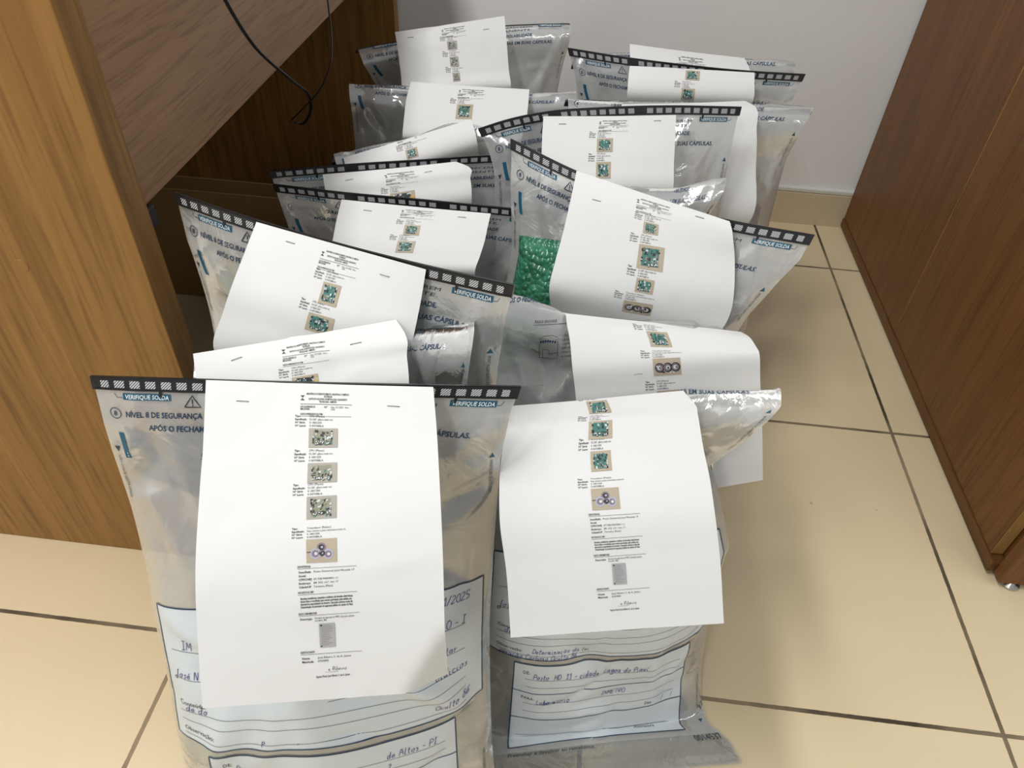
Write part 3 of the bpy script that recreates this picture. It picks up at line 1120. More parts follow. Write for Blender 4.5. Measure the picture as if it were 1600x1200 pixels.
            h.pen('CNPJ. -', 0.078, U(0.47), 0.0080, o3, r)
            h.pen('de Altos - PI', 0.262, U(0.235), 0.0092, o3, r)
            h.pen('2', 0.262, U(0.40), 0.0080, o3, r)
            h.pen('INMETRO', 0.180, U(0.73), 0.0088, o3, r)
        else:
            h.pen('IN', 0.034, T(0.285), 0.0110, o3, r)
            h.pen('José N', 0.022, T(0.49), 0.0105, o3, r)
            h.pen('de p', 0.034, T(0.745), 0.0095, o3, r)
            h.pen('2025', 0.336, T(0.12), 0.0095, o3, r)
            h.pen('a', 0.352, T(0.50), 0.0095, o3, r)
            h.pen('Piauí', 0.334, T(0.74), 0.0090, o3, r)
            h.pen('Determinação da lei', 0.078, T(0.925), 0.0088, o3, r)
            h.pen('peração Carbono Oculto 86.', 0.028, T(0.995), 0.0088, o3, r)
            h.pen('Posto  HD  11 - cidade  Lagoa do Piauí', 0.082, U(0.24), 0.0094, o3, r, w=0.0008)
            x = h.pen('La', 0.090, U(0.73), 0.0092, o3, r)
            x = h.pen('bo', x, U(0.73), 0.0092, o3, r, w=0.0013)
            x = h.pen('r', x, U(0.73), 0.0092, o3, r)
            x = h.pen('a', x, U(0.73), 0.0092, o3, r, w=0.0014)
            h.pen('tório', x, U(0.73), 0.0092, o3, r)
            h.pen('INMETRO', 0.200, U(0.69), 0.0092, o3, r)
        h.build('form_panel', self.front, self.root)


def bundle(bag, s0, s1, t0, t1, mat, name, label, cat, k0=0.25, k1=0.85, seed=0, group=None, outside=False, skew=0.0):
    """A flat wrapped thing lying between the two films of a bag."""
    nu, nv = 26, 26
    a, b = np.meshgrid(np.linspace(0, 1, nu), np.linspace(0, 1, nv))
    a, b = a.ravel(), b.ravel()
    r = np.random.default_rng(seed)
    edge = np.clip(np.minimum(np.minimum(a, 1 - a), np.minimum(b, 1 - b)) / 0.08, 0, 1) ** 0.5
    km = 0.5 * (k0 + k1)
    s, t = s0 + (s1 - s0) * a, t0 + (t1 - t0) * b + skew * a
    w = waves(r, s * 3, t * 3, 0.03)
    f = bag.inside(s, t, np.clip(km + (k1 - km) * edge + w * edge, 0.05, 0.93))
    q = bag.inside(s, t, np.clip(km + (k0 - km) * edge - w * edge, 0.05, 0.93))
    if outside:
        f = bag.front(s, t, 0.004 + 0.010 * edge)
        q = bag.front(s, t, 0.0025 + 0 * edge)
    F = grid_faces(nu, nv, 0, True) + grid_faces(nu, nv, nu * nv, False)
    ring = [i for i in range(nu)] + [nu * i + nu - 1 for i in range(1, nv)] + [nu * (nv - 1) + i for i in range(nu - 2, -1, -1)] + [nu * i for i in range(nv - 2, 0, -1)]
    for i, x in enumerate(ring):
        y = ring[(i + 1) % len(ring)]
        F.append((x, y, nu * nv + y, nu * nv + x))
    return tag(mesh_obj(name, np.vstack([f, q]), F, mat), label, cat, group)


# ------------------------------------------------------------------ printed sheets
PW, PL = 0.21, 0.297


class Sheet:
    def __init__(self, rows, label, seed=0, crumple=0.0, toff=0.0, corner=None, bow=0.0, length=PL, bag=None):
        self.len = length
        T, Lp, Rp = [], [], []
        for t, xl, yl, xr, yr, dl, dr in rows:
            T.append(t)
            Lp.append(at(xl, yl, dl))
            Rp.append(at(xr, yr, dr))
        self.t0 = T[0]
        if T[-1] < length - 1e-6:
            # the hidden rest of the sheet lies down against the front of its own bag
            g = np.meshgrid(np.linspace(-0.03, BAGW + 0.03, 70), np.linspace(0.0, 0.5, 80))
            gs, gt = g[0].ravel(), g[1].ravel()
            gp = bag.front(np.clip(gs, 0, BAGW), gt, 0.0)
            st = []
            for p in (Lp[-1], Rp[-1]):
                k = int(np.argmin(((gp - p) ** 2).sum(1)))
                st.append((float(np.clip(gs[k], 0.01, BAGW - 0.01)), float(gt[k]), p - gp[k]))
            rest = length - T[-1]
            t_last = T[-1]
            n = max(2, int(rest / 0.03) + 1)
            for q in range(1, n + 1):
                d = rest * q / n
                f = math.exp(-d / 0.05)
                T.append(t_last + d)
                for lst, (a, b, gap) in ((Lp, st[0]), (Rp, st[1])):
                    w = bag.front(np.array([a]), np.array([min(b + d, 0.57)]), np.array([0.012]))[0]
                    lst.append(w + gap * f)
        self.T, self.L, self.R = np.array(T), np.array(Lp), np.array(Rp)
        self.rng = np.random.default_rng(seed + 100)
        self.C = crease_set(self.rng, 26, PW, length, w=(0.003, 0.012), l=(0.02, 0.07), a=(0.0006, 0.0016)) if crumple else []
        self.crumple, self.toff, self.corner, self.bow = crumple, toff, corner, bow
        self.label = label

    def flat(self, s, t):
        l, r = smooth_interp(t, self.T, self.L), smooth_interp(t, self.T, self.R)
        return l + (r - l) * (s / PW)[:, None]

    def surf(self, s, t, off=0.0):
        s, t = np.asarray(s, float), np.asarray(t, float)
        e = 1e-3
        du = self.flat(s + e, t) - self.flat(s - e, t)
        dt = self.flat(s, t + e) - self.flat(s, t - e)
        N = np.cross(dt, du)
        N /= np.linalg.norm(N, axis=1)[:, None] + 1e-12
        d = self.bow * 4 * (s / PW) * (1 - s / PW) + np.asarray(off, float) * np.ones_like(s)
        if self.C:
            d = d + self.crumple * crease_eval(self.C, s, t)
        d = d + 0.0006 * np.sin(19 * t + 23 * s + self.T[-1] * 50)
        if self.corner is not None:
            cs, ct, a, k = self.corner
            m = np.maximum((s - cs) * math.cos(a) + (t - ct) * math.sin(a), 0)
            d = d - k * m
        return self.flat(s, t) + N * d[:, None]

    def build(self, photos, text=True, group=None, tvis=(0.0, PL)):
        nu, nv = 30, 54
        u, t = np.meshgrid(np.linspace(0, PW, nu), np.linspace(self.t0, self.len, nv))
        P = self.surf(u.ravel(), t.ravel())
        F = grid_faces(nu, nv, 0, True)
        mats, I = [PAPER_M], [0] * len(F)
        pr = Print()
        if text:
            sheet_text(pr, photos)
        if pr.V:
            a = np.array(pr.V)
            a[:, 1] -= self.toff
            keep = np.array([all(max(tvis[0], self.t0) <= a[i, 1] <= min(tvis[1], self.len) for i in f) for f in pr.F])
            b = len(P)
            P = np.vstack([P, self.surf(a[:, 0], a[:, 1], a[:, 2])])
            for f, k in zip(pr.F, keep):
                if k:
                    F.append(tuple(b + i for i in f))
                    I.append(1)
            mats.append(INK_M)
        o = mesh_obj('printed_sheet', P, F, mats, None, I)
        tag(o, self.label, 'paper', group)
        for k, (t0, t1, s0, s1, kind) in enumerate(photos):
            t0, t1 = t0 - self.toff, t1 - self.toff
            if t0 < max(tvis[0] - 0.02, self.t0) or t1 > min(tvis[1], self.len) or t0 < 0.001:
                continue
            q = Print()
            photo(q, s0, s1, t0, t1, kind, np.random.default_rng(self.rng.integers(1e6)))
            q.build('printed_document_picture' if kind == 'doc' else 'printed_photo', self.surf, o, smooth=False)
        return o

    def staples(self, o, pts=((0.034, 0.019, 0.05), (0.172, 0.021, 0.06))):
        for s, t, sl in pts:
            c, sn = 0.0058 * math.cos(sl), 0.0058 * math.sin(sl)
            k = np.linspace(-1, 1, 9)
            prof = np.array([0.0002, 0.0007, 0.0009, 0.0009, 0.0009, 0.0009, 0.0009, 0.0007, 0.0002])
            pts3 = self.surf(s + c * k, t + sn * k, prof)
            V, F = tube_vf(pts3, 0.00032, 6)
            mesh_obj('staple', V, F, STAPLE_M, o)


def photo(q, s0, s1, t0, t1, kind, r):
    o = 0.0005
    w, h = s1 - s0, t1 - t0
    if kind == 'doc':
        q.quad(s0, s1, t0, t1, DOC_M, o)
        for k in range(13):
            v = t0 + h * (0.08 + 0.068 * k)
            q.line([(s0 + w * 0.12, v), (s0 + w * r.uniform(0.55, 0.9), v)], h * 0.014, DOCL_M, o + 0.0002)
        q.quad(s0 + w * 0.08, s0 + w * 0.2, t0 + h * 0.05, t0 + h * 0.11, CHIPD_M, o + 0.0002)
        q.quad(s0 + w * 0.08, s0 + w * 0.16, t0 + h * 0.92, t0 + h * 0.97, CHIPD_M, o + 0.0002)
        return
    q.quad(s0, s1, t0, t1, GREYBG_M if kind in ('olive', 'grey') else TAN_M, o)
    if kind == 'motor':
        for cx, cy, rr, m in ((0.30, 0.62, 0.19, LILAC_M), (0.72, 0.66, 0.18, LILAC_M), (0.50, 0.36, 0.15, PURP_M), (0.52, 0.62, 0.10, CHIPD_M)):
            q.disc(s0 + w * cx, t0 + h * cy, w * rr, m, o + 0.0002, 20, ry=h * rr * 1.25)
            q.disc(s0 + w * cx, t0 + h * cy, w * rr * 0.62, PURP_M if m is LILAC_M else CHIPD_M, o + 0.0004, 18, ry=h * rr * 0.78)
            q.disc(s0 + w * (cx + 0.02), t0 + h * cy, w * rr * 0.3, CHIPL_M if m is LILAC_M else LILAC_M, o + 0.0006, 14, ry=h * rr * 0.36)
        q.line([(s0 + w * 0.02, t0 + h * 0.55), (s0 + w * 0.15, t0 + h * 0.55)], w * 0.03, CHIPD_M, o + 0.0002)
        return
    if kind == 'motors':
        for cx in (0.22, 0.52, 0.8):
            for rr, m, k in ((0.17, CHIPD_M, 2), (0.13, PURP_M, 4), (0.07, CHIPL_M, 6), (0.03, CHIPD_M, 8)):
                q.disc(s0 + w * (cx + r.uniform(-0.02, 0.02)), t0 + h * 0.55, w * rr, m, o + 0.0001 * k, 18, ry=h * rr * 1.6)
        for k in range(6):
            q.disc(s0 + w * r.uniform(0.1, 0.9), t0 + h * r.uniform(0.3, 0.85), w * 0.035, CHIPD_M if k % 2 else CHIPL_M, o + 0.001, 8)
        return
    # a circuit board lying on a bench
    bm = {'board': BOARD_M, 'olive': OLIVE_M, 'grey': OLIVE_M, 'dark': CHIPD_M}[kind]
    x0, x1 = s0 + w * 0.16, s0 + w * 0.80
    y0, y1 = t0 + h * 0.14, t0 + h * 0.86
    sk = w * r.uniform(-0.06, 0.06)
    q.quad(x0, x1, y0, y1, bm, o + 0.0002, skew=sk)
    for k in range(34):
        cx, cy = r.uniform(x0, x1), r.uniform(y0, y1)
        a, b = w * r.uniform(0.015, 0.06), h * r.uniform(0.02, 0.07)
        m = (CHIPD_M, CHIPD_M, CHIPL_M, OLIVE_M, BOARD_M)[int(r.integers(0, 5))]
        q.quad(cx - a, cx + a, cy - b, cy + b, m, o + 0.0004, skew=sk)
    for k in range(9):
        cx = x0 + (x1 - x0) * r.uniform(0.1, 0.95)
        cy = y1 - h * r.uniform(0.02, 0.16) if kind != 'dark' else y0 + h * r.uniform(0.05, 0.6)
        q.disc(cx, cy, w * 0.045, CHIPD_M, o + 0.0006, 10)
        q.disc(cx, cy, w * 0.026, CHIPL_M, o + 0.0008, 8)
    for k in range(8):
        cx = x0 if k % 2 else x1
        cy = y0 + (y1 - y0) * r.uniform(0, 1)
        q.quad(cx - w * 0.03, cx + w * 0.03, cy - h * 0.05, cy + h * 0.05, CHIPD_M if k % 3 else CHIPL_M, o + 0.0006)
    if kind == 'dark':
        q.quad(x1 - w * 0.02, s1 - w * 0.02, t0 + h * 0.4, t1 - h * 0.05, plain('photo_yellow', (0.5, 0.34, 0.08), 0.6), o + 0.0003)


SPEC = ['CPU (Placas)', 'Transdutor (Pulser)', 'Fonte (Placas)']


def sheet_text(p, photos):
    o = 0.0004
    sz = 0.0026
    x0, x1, x2 = 0.0868, 0.1003, 0.1330
    # emblem
    p.add([(x0, 0.0120), (x0 + 0.004, 0.0120), (x0 + 0.0020, 0.0143)], [(0, 1, 2)], INK_M, o)
    p.add([(x0, 0.0168), (x0 + 0.004, 0.0168), (x0 + 0.0020, 0.0146)], [(0, 1, 2)], INK_M, o)
    for s, t, w, b, l in ((0.0925, 0.0112, 0.039, 0.02, 'MINISTÉRIO DO DESENVOLVIMENTO, INDÚSTRIA E COMÉRCIO'),
                          (0.1085, 0.0137, 0.0075, 0.02, 'EXTERIOR'),
                          (0.0945, 0.0163, 0.035, 0.02, 'INSTITUTO NACIONAL DE METROLOGIA, QUALIDADE E'),
                          (0.1040, 0.0188, 0.0160, 0.02, 'TECNOLOGIA - INMETRO')):
        p.text(l, s, t, sz, INK_M, o, b, width=w)
    p.line([(x0, 0.0205), (x2 + 0.001, 0.0205)], 0.0004, INK_M, o)
    p.text('AUTO DE APREENSÃO DE', x0, 0.0240, sz, INK_M, o, 0.02, width=0.0135)
    p.text('MERCADORIAS', x0, 0.0262, sz, INK_M, o, 0.02, width=0.0085)
    p.text('Nº', 0.1085, 0.0240, sz, INK_M, o, 0.02)
    p.text('Data: 13/11/2025   Hora:', 0.1145, 0.0240, sz, INK_M, o, width=0.0165)
    p.text('14:38', 0.1145, 0.0262, sz, INK_M, o, width=0.0035)
    p.text('DADOS APREENDIDOS DO ITEM', x0, 0.0310, sz, INK_M, o, 0.02, width=0.0200)
    p.line([(x0, 0.0322), (x2, 0.0322)], 0.0003, INK_M, o)
    prev = 0.0335
    last = prev
    ph = [q for q in photos if q[4] != 'doc']
    for k, (t0, t1, s0, s1, kind) in enumerate(ph):
        t = t0 - 0.0105
        for i, (a, b) in enumerate((('Tipo', SPEC[0] if kind not in ('motor', 'motors') else SPEC[1]),
                                    ('Especificação', 'PLU 2007 - gilbarco veeder root' if kind not in ('motor', 'motors') else 'Pulser retirando os pulsos relacionados no banco de'),
                                    ('Nº Série', '0 1801205'), ('Nº Lacre', '0 00758BLA'))):
            p.text(a, s0 - 0.0125, t + 0.0030 * i, sz, INK_M, o, 0.02, width=0.0105 if i == 1 else None)
            p.text(b, s0 + 0.0005, t + 0.0030 * i, sz, INK_M, o, width=0.0330 if len(b) > 40 else 0.0210 if len(b) > 25 else None)
        last = t1
    d = [q for q in photos if q[4] == 'doc']
    if not d:
        return
    T = 0.1750
    p.text('DEPOSITÁRIO(A)', x0, T, sz, INK_M, o, 0.02, width=0.0110)
    p.line([(x0, T + 0.0010), (x2 + 0.004, T + 0.0010)], 0.0003, INK_M, o)
    for i, (a, b) in enumerate((('Nome/Razão', 'Posto Demerval José Miranda 17'), ('Social', ''), ('CPF/CNPJ', '07.758.944/0001-11'), ('Endereço', 'BR 343, s/nº, km 17'), ('Cidade/UF', 'Teresina (Piauí)'))):
        p.text(a, x0 + 0.001, T + 0.0050 + 0.0034 * i, sz, INK_M, o, 0.02, width=0.0105 if len(a) > 8 else None)
        p.text(b, x1, T + 0.0050 + 0.0034 * i, sz, INK_M, o)
    p.text('UNS DADOS LAC SERV', x0, 0.1985, sz, INK_M, o, 0.02, width=0.0135)
    p.line([(x0, 0.1997), (x2 + 0.004, 0.1997)], 0.0003, INK_M, o)
    for i, l in enumerate(('Bombas medidoras suspeitas e indícios de fraudes eletrônicas', 'foram lidas e recolhidas para serem periciadas pela análise em',
                           'laboratórios especializados do Inmetro. Operação carbono oculto 86.', 'Determinação da secretaria de segurança pública do estado do Piauí.')):
        p.text(l, x0 + 0.0022, 0.2040 + 0.0026 * i, sz, INK_M, o, 0.025, width=0.0440 - 0.001 * (i == 1))
    p.text('DADOS COMPLEMENTARES', x0, 0.2180, sz, INK_M, o, 0.02, width=0.0155)
    p.line([(x0, 0.2190), (x2 + 0.005, 0.2190)], 0.0003, INK_M, o)
    p.text('Descrição', x0 + 0.001, 0.2230, sz, INK_M, o, 0.02)
    p.text('Secretaria de segurança do MP/PI. Operação carbono', x1, 0.2225, sz, INK_M, o, width=0.0335)
    p.text('oculto 86.', x1, 0.2248, sz, INK_M, o)
    p.text('AGENTE AUTUANTE', x0, 0.2535, sz, INK_M, o, 0.02, width=0.0120)
    p.line([(x0, 0.2547), (x2 + 0.006, 0.2547)], 0.0003, INK_M, o)
    p.text('Nome', x0 + 0.001, 0.2590, sz, INK_M, o, 0.02)
    p.text('José Ribeiro S. de A. Júnior', x1 + 0.001, 0.2590, sz, INK_M, o)
    p.text('Matrícula', x0 + 0.001, 0.2622, sz, INK_M, o, 0.02)
    p.text('0707890', x1 + 0.001, 0.2622, sz, INK_M, o)
    p.pen('ju Ribeiro', 0.108, 0.2705, 0.0034, o, np.random.default_rng(3), w=0.00028, mat=INK_M)
    p.line([(0.107, 0.2718), (0.118, 0.2718)], 0.0002, INK_M, o)
    p.text('Agente Fiscal: José Ribeiro S. de A. Júnior', 0.099, 0.2762, sz, INK_M, o, 0.015, width=0.0290)


def P(t0, kind='board', w=0.026, h=0.018, s0=0.0945):
    return (t0, t0 + h, s0, s0 + w, kind)


DOC = (0.2270, 0.2490, 0.1035, 0.1170, 'doc')

# ------------------------------------------------------------------ the bags, front to back
BG = 'security bags standing on the floor'
SG = 'printed sheets stapled to the bags'
WRAP_G = bubble_material('green_bubble_wrap', (0.022, 0.135, 0.070), (0.055, 0.25, 0.150))
WRAP_D = bubble_material('teal_bubble_wrap', (0.02, 0.26, 0.15), (0.06, 0.46, 0.30), size=60)
WRAP_C = bubble_material('clear_bubble_wrap', (0.40, 0.42, 0.40), (0.66, 0.68, 0.64), 0.15)
WRAP_P = bubble_material('pinkish_bubble_wrap', (0.42, 0.37, 0.36), (0.62, 0.57, 0.55), 0.15)
PARTS_M = bubble_material('grey_wrapped_parts', (0.05, 0.055, 0.06), (0.30, 0.31, 0.30), 0.25, 70)

B = {}


def make(key, label, ref, hand=None, form=True, full=False, seal=True, **kw):
    b = Bag(key, ref, **kw)
    tag(b.root, label, 'bag', BG)
    b.film(full)
    if seal:
        b.seal()
    if form:
        b.form(hand)
    B[key] = b
    return b


B1P = [(0, 0, .579), (.084, .030, .50), (.21, .075, .38), (.315, .125, .29), (.444, .172, .17), (.555, .190, .06), (.62, .185, .012), (.66, .215, .004)]
make('B1', 'clear security bag nearest the camera at the desk end, its whole sheet unobstructed',
     [(144, 588, .693), (478, 598, .698), (812, 604, .704)], 'left', full=True, prof=B1P, twist=0.05, amp=1.7, th=0.07, seed=11,
     inl=((0, 0), (.08, .003), (.2, .014), (.32, .026), (.45, .028), (.66, .020)), inr=((0, 0), (.03, .008), (.08, .016), (.2, .018), (.32, .018), (.45, .014), (.66, .006)))
make('B2', 'clear security bag whose bottom flap spreads over the tiles, top folded back',
     [(752, 650, .845), (904, 638, .85), (1047, 617, .846), (1219, 606, .80)], 'right', full=True, twist=0.05, D=0.105, fold=.05, th=0.06, seed=12, flap=0.065, contact=.56, toe=True,
     inl=((0, 0), (.1, .01), (.2, .015), (.6, .01), (.66, .0)), inr=((0, 0), (.07, .0), (.12, .028), (.15, .055), (.2, .035), (.28, .004), (.5, -.006), (.58, -.012), (.62, -.04), (.66, -.05)))
make('B15', 'clear security bag squeezed behind the nearest bag, with a crumpled sheet over its folded top',
     [(306, 556, .75), (440, 541, .755), (540, 522, .755), (630, 514, .75), (741, 503, .728)], D=0.11, fold=.03, th=0.026, seed=13, seal=False, amp=0.5,
     inl=((0, 0), (.1, .0), (.66, .0)), inr=((0, 0), (.04, .0), (.12, .01), (.66, .01)))
make('B14', 'clear security bag in the desk shadow, long slanting black seal and green contents',
     [(274, 301, .807), (352, 328, .792), (472, 365, .77), (615, 403, .742), (709, 425, .722), (802, 445, .702)], D=0.12, twist=.06, steep=True, th=0.055, seed=14,
     inl=((0, 0), (.05, .006), (.12, .022), (.2, .035), (.35, .05), (.66, .04)), inr=((0, 0), (.1, .01), (.3, .02), (.66, .02)))
make('B3', 'clear security bag folded over at the top, wide sheet of motors curling over it',
     [(738, 442, .898), (885, 487, .903), (1100, 513, .906), (1152, 522, .906)], D=0.12, fold=.065, fold_u=((0, .025), (.4, .07), (1, .12)), th=0.05, seed=15,
     inl=((0, 0), (.1, .004), (.2, .012), (.66, .02)), inr=((0, 0), (.1, .0), (.3, .0), (.66, .0)))
make('B4', 'clear security bag with a green board at its left and seal sloping down right',
     [(800, 218, .976), (898, 266, .952), (1028, 316, .918), (1155, 347, .885), (1271, 367, .855)], D=0.12, twist=.05, th=0.05, seed=16,
     inl=((0, 0), (.05, .01), (.13, .03), (.25, .035), (.66, .03)), inr=((0, 0), (.03, .004), (.06, .018), (.12, .04), (.2, .055), (.4, .06), (.66, .04)))
make('B13', 'clear security bag whose seal lies just below another, with two small board photos',
     [(428, 288, 1.06), (540, 301, 1.05), (652, 311, 1.04), (812, 327, 1.025), (868, 333, 1.02)], D=0.09, steep=True, th=0.05, seed=17,
     inl=((0, 0), (.05, .01), (.12, .02), (.66, .03)), inr=((0, 0), (.2, .01), (.66, .02)))
make('B12', 'clear security bag whose seal runs just above a lower seal, rising to the right',
     [(422, 267, 1.10), (540, 257, 1.11), (652, 250, 1.115), (782, 242, 1.125), (862, 243, 1.135)], D=0.10, steep=True, th=0.035, seed=18, zb=None)
make('B16', 'grey clear bag with a drooping folded corner and no sheet, between two black seals',
     [(850, 300, .995), (985, 292, .985), (1082, 289, .98), (1134, 278, .97)], D=0.05, fold=.03, th=0.025, seed=19, form=False,
     inr=((0, 0), (.04, .0), (.12, .03), (.66, .03)))
make('B5', 'clear security bag with an arched black seal and a sheet with two teal board photos',
     [(748, 201, 1.04), (792, 187, 1.045), (865, 173, 1.06), (937, 168, 1.07), (1046, 165, 1.085), (1157, 167, 1.10)], D=0.10, th=0.05, seed=20,
     inl=((0, 0), (.03, .012), (.06, .02), (.12, .022), (.66, .02)), inr=((0, 0), (.03, .005), (.1, .01), (.66, .02)))
make('B6', 'clear security bag with pinkish bubble wrap, rightmost at the wall, sheet bent over its top',
     [(884, 153, 1.235), (1000, 158, 1.235), (1180, 164, 1.235), (1274, 167, 1.225)], D=0.11, fold=.025, th=0.06, seed=21,
     inr=((0, 0), (.03, .004), (.06, .018), (.12, .03), (.3, .035), (.66, .02)))
make('B11', 'clear bag nearly hidden behind a black seal, with a steeply tilted sheet',
     [(516, 241, 1.185), (627, 218, 1.215), (735, 193, 1.245), (800, 216, 1.235)], D=0.04, fold=.04, th=0.03, seed=22, form=False)
make('B7', 'clear security bag with a straight black seal in front of the wall at the right',
     [(888, 75, 1.29), (975, 89, 1.28), (1061, 100, 1.27), (1147, 109, 1.26), (1257, 116, 1.25)], D=0.045, th=0.04, seed=23,
     inl=((0, 0), (.04, .015), (.1, .03), (.66, .03)), inr=((0, 0), (.04, .008), (.1, .015), (.66, .02)))
make('B10', 'clear bag with shiny wrapped contents and a blue level number line along its folded top',
     [(549, 130, 1.35), (642, 137, 1.36), (740, 141, 1.365), (826, 146, 1.365), (897, 142, 1.36)], D=0.11, fold=.03, th=0.06, seed=24,
     inl=((0, 0), (.03, -.004), (.08, .0), (.2, .0), (.66, .01)))
make('B8', 'clear bag against the wall, only its folded top showing above another straight seal',
     [(895, 84, 1.40), (1000, 82, 1.385), (1168, 93, 1.375), (1248, 98, 1.365)], D=0.06, fold=.04, th=0.03, seed=25, form=False)
make('B9', 'clear bag farthest back at the left, with a creased sheet standing up against the wall',
     [(557, 78, 1.47), (617, 67, 1.475), (700, 52, 1.49), (791, 42, 1.505), (889, 38, 1.53)], D=0.08, fold=.012, th=0.04, seed=26,
     inl=((0, 0), (.05, .01), (.12, .04), (.66, .03)), inr=((0, 0), (.02, .0), (.06, .004), (.15, .02), (.66, .03)))

# wrapped things inside the bags
CG = 'wrapped parts inside the bags'
bundle(B['B4'], 0.020, 0.22, 0.108, 0.300, WRAP_G, 'bubble_wrapped_circuit_board', 'bright green wrapped board tucked between the bag with the right-sloping seal and its sheet', 'circuit board', seed=1, group=None, outside=True, skew=-0.045)
bundle(B['B14'], 0.03, 0.345, 0.078, 0.36, WRAP_D, 'bubble_wrapped_circuit_board', 'dull teal board in bubble wrap inside the bag in the desk shadow', 'circuit board', seed=2, group=CG)
bundle(B['B1'], 0.03, 0.35, 0.36, 0.58, WRAP_D, 'bubble_wrapped_circuit_board', 'greenish board in bubble wrap behind the address form of the nearest bag', 'circuit board', k0=.2, k1=.75, seed=3, group=CG)
bundle(B['B2'], 0.04, 0.36, 0.28, 0.49, PARTS_M, 'bubble_wrapped_parts', 'dark grey wrapped parts low in the bag with the spread bottom flap', 'wrapped parts', k0=.2, k1=.75, seed=4, group=CG)
bundle(B['B6'], 0.05, 0.375, 0.20, 0.50, WRAP_P, 'bubble_wrapped_parts', 'pinkish bubble wrapped parts in the rightmost bag at the wall', 'wrapped parts', k0=.1, k1=.9, seed=5, group=CG)
bundle(B['B10'], 0.01, 0.30, 0.085, 0.40, WRAP_C, 'bubble_wrapped_parts', 'shiny clear wrapped parts in the bag with the level number on its fold', 'wrapped parts', k0=.1, k1=.9, seed=6, group=CG)

bundle(B['B3'], 0.02, 0.37, 0.17, 0.46, WRAP_C, 'bubble_wrapped_parts', 'pale wrap filling added to brighten the bag with the wide sheet of motors', 'wrapped parts', k0=.15, k1=.85, seed=7, group=CG)  # invented pale filling, added so the film in front looks lighter

# ------------------------------------------------------------------ the sheets
S = Sheet([(0, 322, 594, 677, 605, .685, .690), (.05, 318, 679, 683, 681, .666, .668), (.10, 311, 775, 687, 756, .647, .645), (.175, 305, 897, 692, 874, .630, .630),
           (.25, 311, 1025, 695, 1001, .635, .634), (.297, 317, 1106, 697, 1080, .640, .642)],
          'full printed sheet on the nearest bag, four part photos and a signed lower half', 1, 0.55, corner=(0.196, 0.262, 0.55, 0.9), bag=B['B1'])
o = S.build([P(.0435, 'olive'), P(.0755, 'olive'), P(.1060, 'olive', h=.022), P(.1480, 'motor', h=.023), DOC], group=SG)
S.staples(o)

S = Sheet([(.042, 800, 634, 1067, 611, .825, .818), (.055, 796, 650, 1085, 631, .806, .800), (.076, 792, 667, 1090, 647, .788, .786), (.106, 783, 716, 1098, 695, .765, .765),
           (.148, 780, 774, 1110, 752, .740, .740), (.175, 781, 815, 1116, 793, .730, .730), (.227, 791, 892, 1125, 869, .728, .728), (.297, 798, 996, 1131, 974, .732, .732)],
          'printed sheet curling over the bag with the spread flap, white motor photo and signature', 2, 0.0, bag=B['B2'])
o = S.build([P(.0445, h=.016, w=.025, s0=.0905), P(.0765, w=.0255, s0=.0905), P(.1055, w=.021, h=.023, s0=.0930), P(.1480, 'motor', w=.0275, h=.022, s0=.0910), DOC], tvis=(.03, PL), group=SG)
S.staples(o)

S = Sheet([(0, 302, 553, 619, 500, .733, .742), (.010, 303, 562, 631, 518, .730, .728), (.044, 309, 612, 636, 557, .722, .722), (.08, 314, 656, 639, 606, .722, .722)],
          'crumpled sheet standing up right behind the nearest black seal, one dark board photo', 3, 1.0, bag=B['B15'])
o = S.build([P(.0465, 'dark')], group=SG, tvis=(0, .085))
S.staples(o, ((0.042, 0.016, -0.25), (0.160, 0.016, -0.1)))

S = Sheet([(0, 401, 347, 666, 421, .775, .730), (.044, 378, 405, 656, 480, .768, .738), (.076, 360, 452, 645, 532, .765, .745), (.106, 348, 488, 638, 568, .770, .755), (.15, 334, 547, 632, 622, .785, .772)],
          'sheet under the long slanting seal in the desk shadow, two board photos in a row', 4, 0.25, bag=B['B14'])
o = S.build([P(.0440, 'board', w=.021, h=.021, s0=.0985), P(.0765, 'board', w=.030, h=.022, s0=.0920)], group=SG, tvis=(0, .125))
S.staples(o, ((0.048, 0.012, 0.0), (0.165, 0.02, 0.0)))

S = Sheet([(.088, 884, 489, 1158, 519, .900, .900), (.106, 886, 507, 1172, 528, .884, .885), (.12, 890, 528, 1181, 541, .876, .877), (.148, 894, 571, 1187, 555, .870, .870), (.18, 899, 613, 1188, 592, .880, .880),
           (.23, 905, 690, 1191, 662, .900, .898), (.297, 912, 800, 1192, 750, .925, .918)],
          'wide sheet curling over the folded bag, row of shiny motors in its lower photo', 5, 0.0, bag=B['B3'])
o = S.build([P(.1075, 'board', w=.024, h=.020, s0=.0900), P(.1450, 'motors', w=.031, h=.022, s0=.0900), P(.1850, 'board', w=.026, h=.02, s0=.0920)], group=SG, tvis=(.085, PL))

S = Sheet([(0, 901, 267, 1140, 346, .946, .880), (.02, 896, 292, 1144, 360, .940, .878), (.044, 890, 319, 1146, 378, .936, .880), (.076, 880, 362, 1148, 406, .933, .886), (.106, 868, 406, 1147, 455, .932, .893), (.148, 858, 453, 1137, 500, .938, .912)],
          'sheet below the seal sloping down right, three teal board photos and motors', 6, 0.35, bag=B['B4'])
o = S.build([P(.0440, 'board', w=.019, h=.017, s0=.0985), P(.0755, 'board', w=.031, h=.024, s0=.0960), P(.1100, 'board', w=.021, h=.019, s0=.0985), P(.1440, 'motors', w=.034, h=.016, s0=.0890)], group=SG, tvis=(0, .165))
S.staples(o, ((0.034, 0.030, 0.0), (0.170, 0.012, 0.0)))

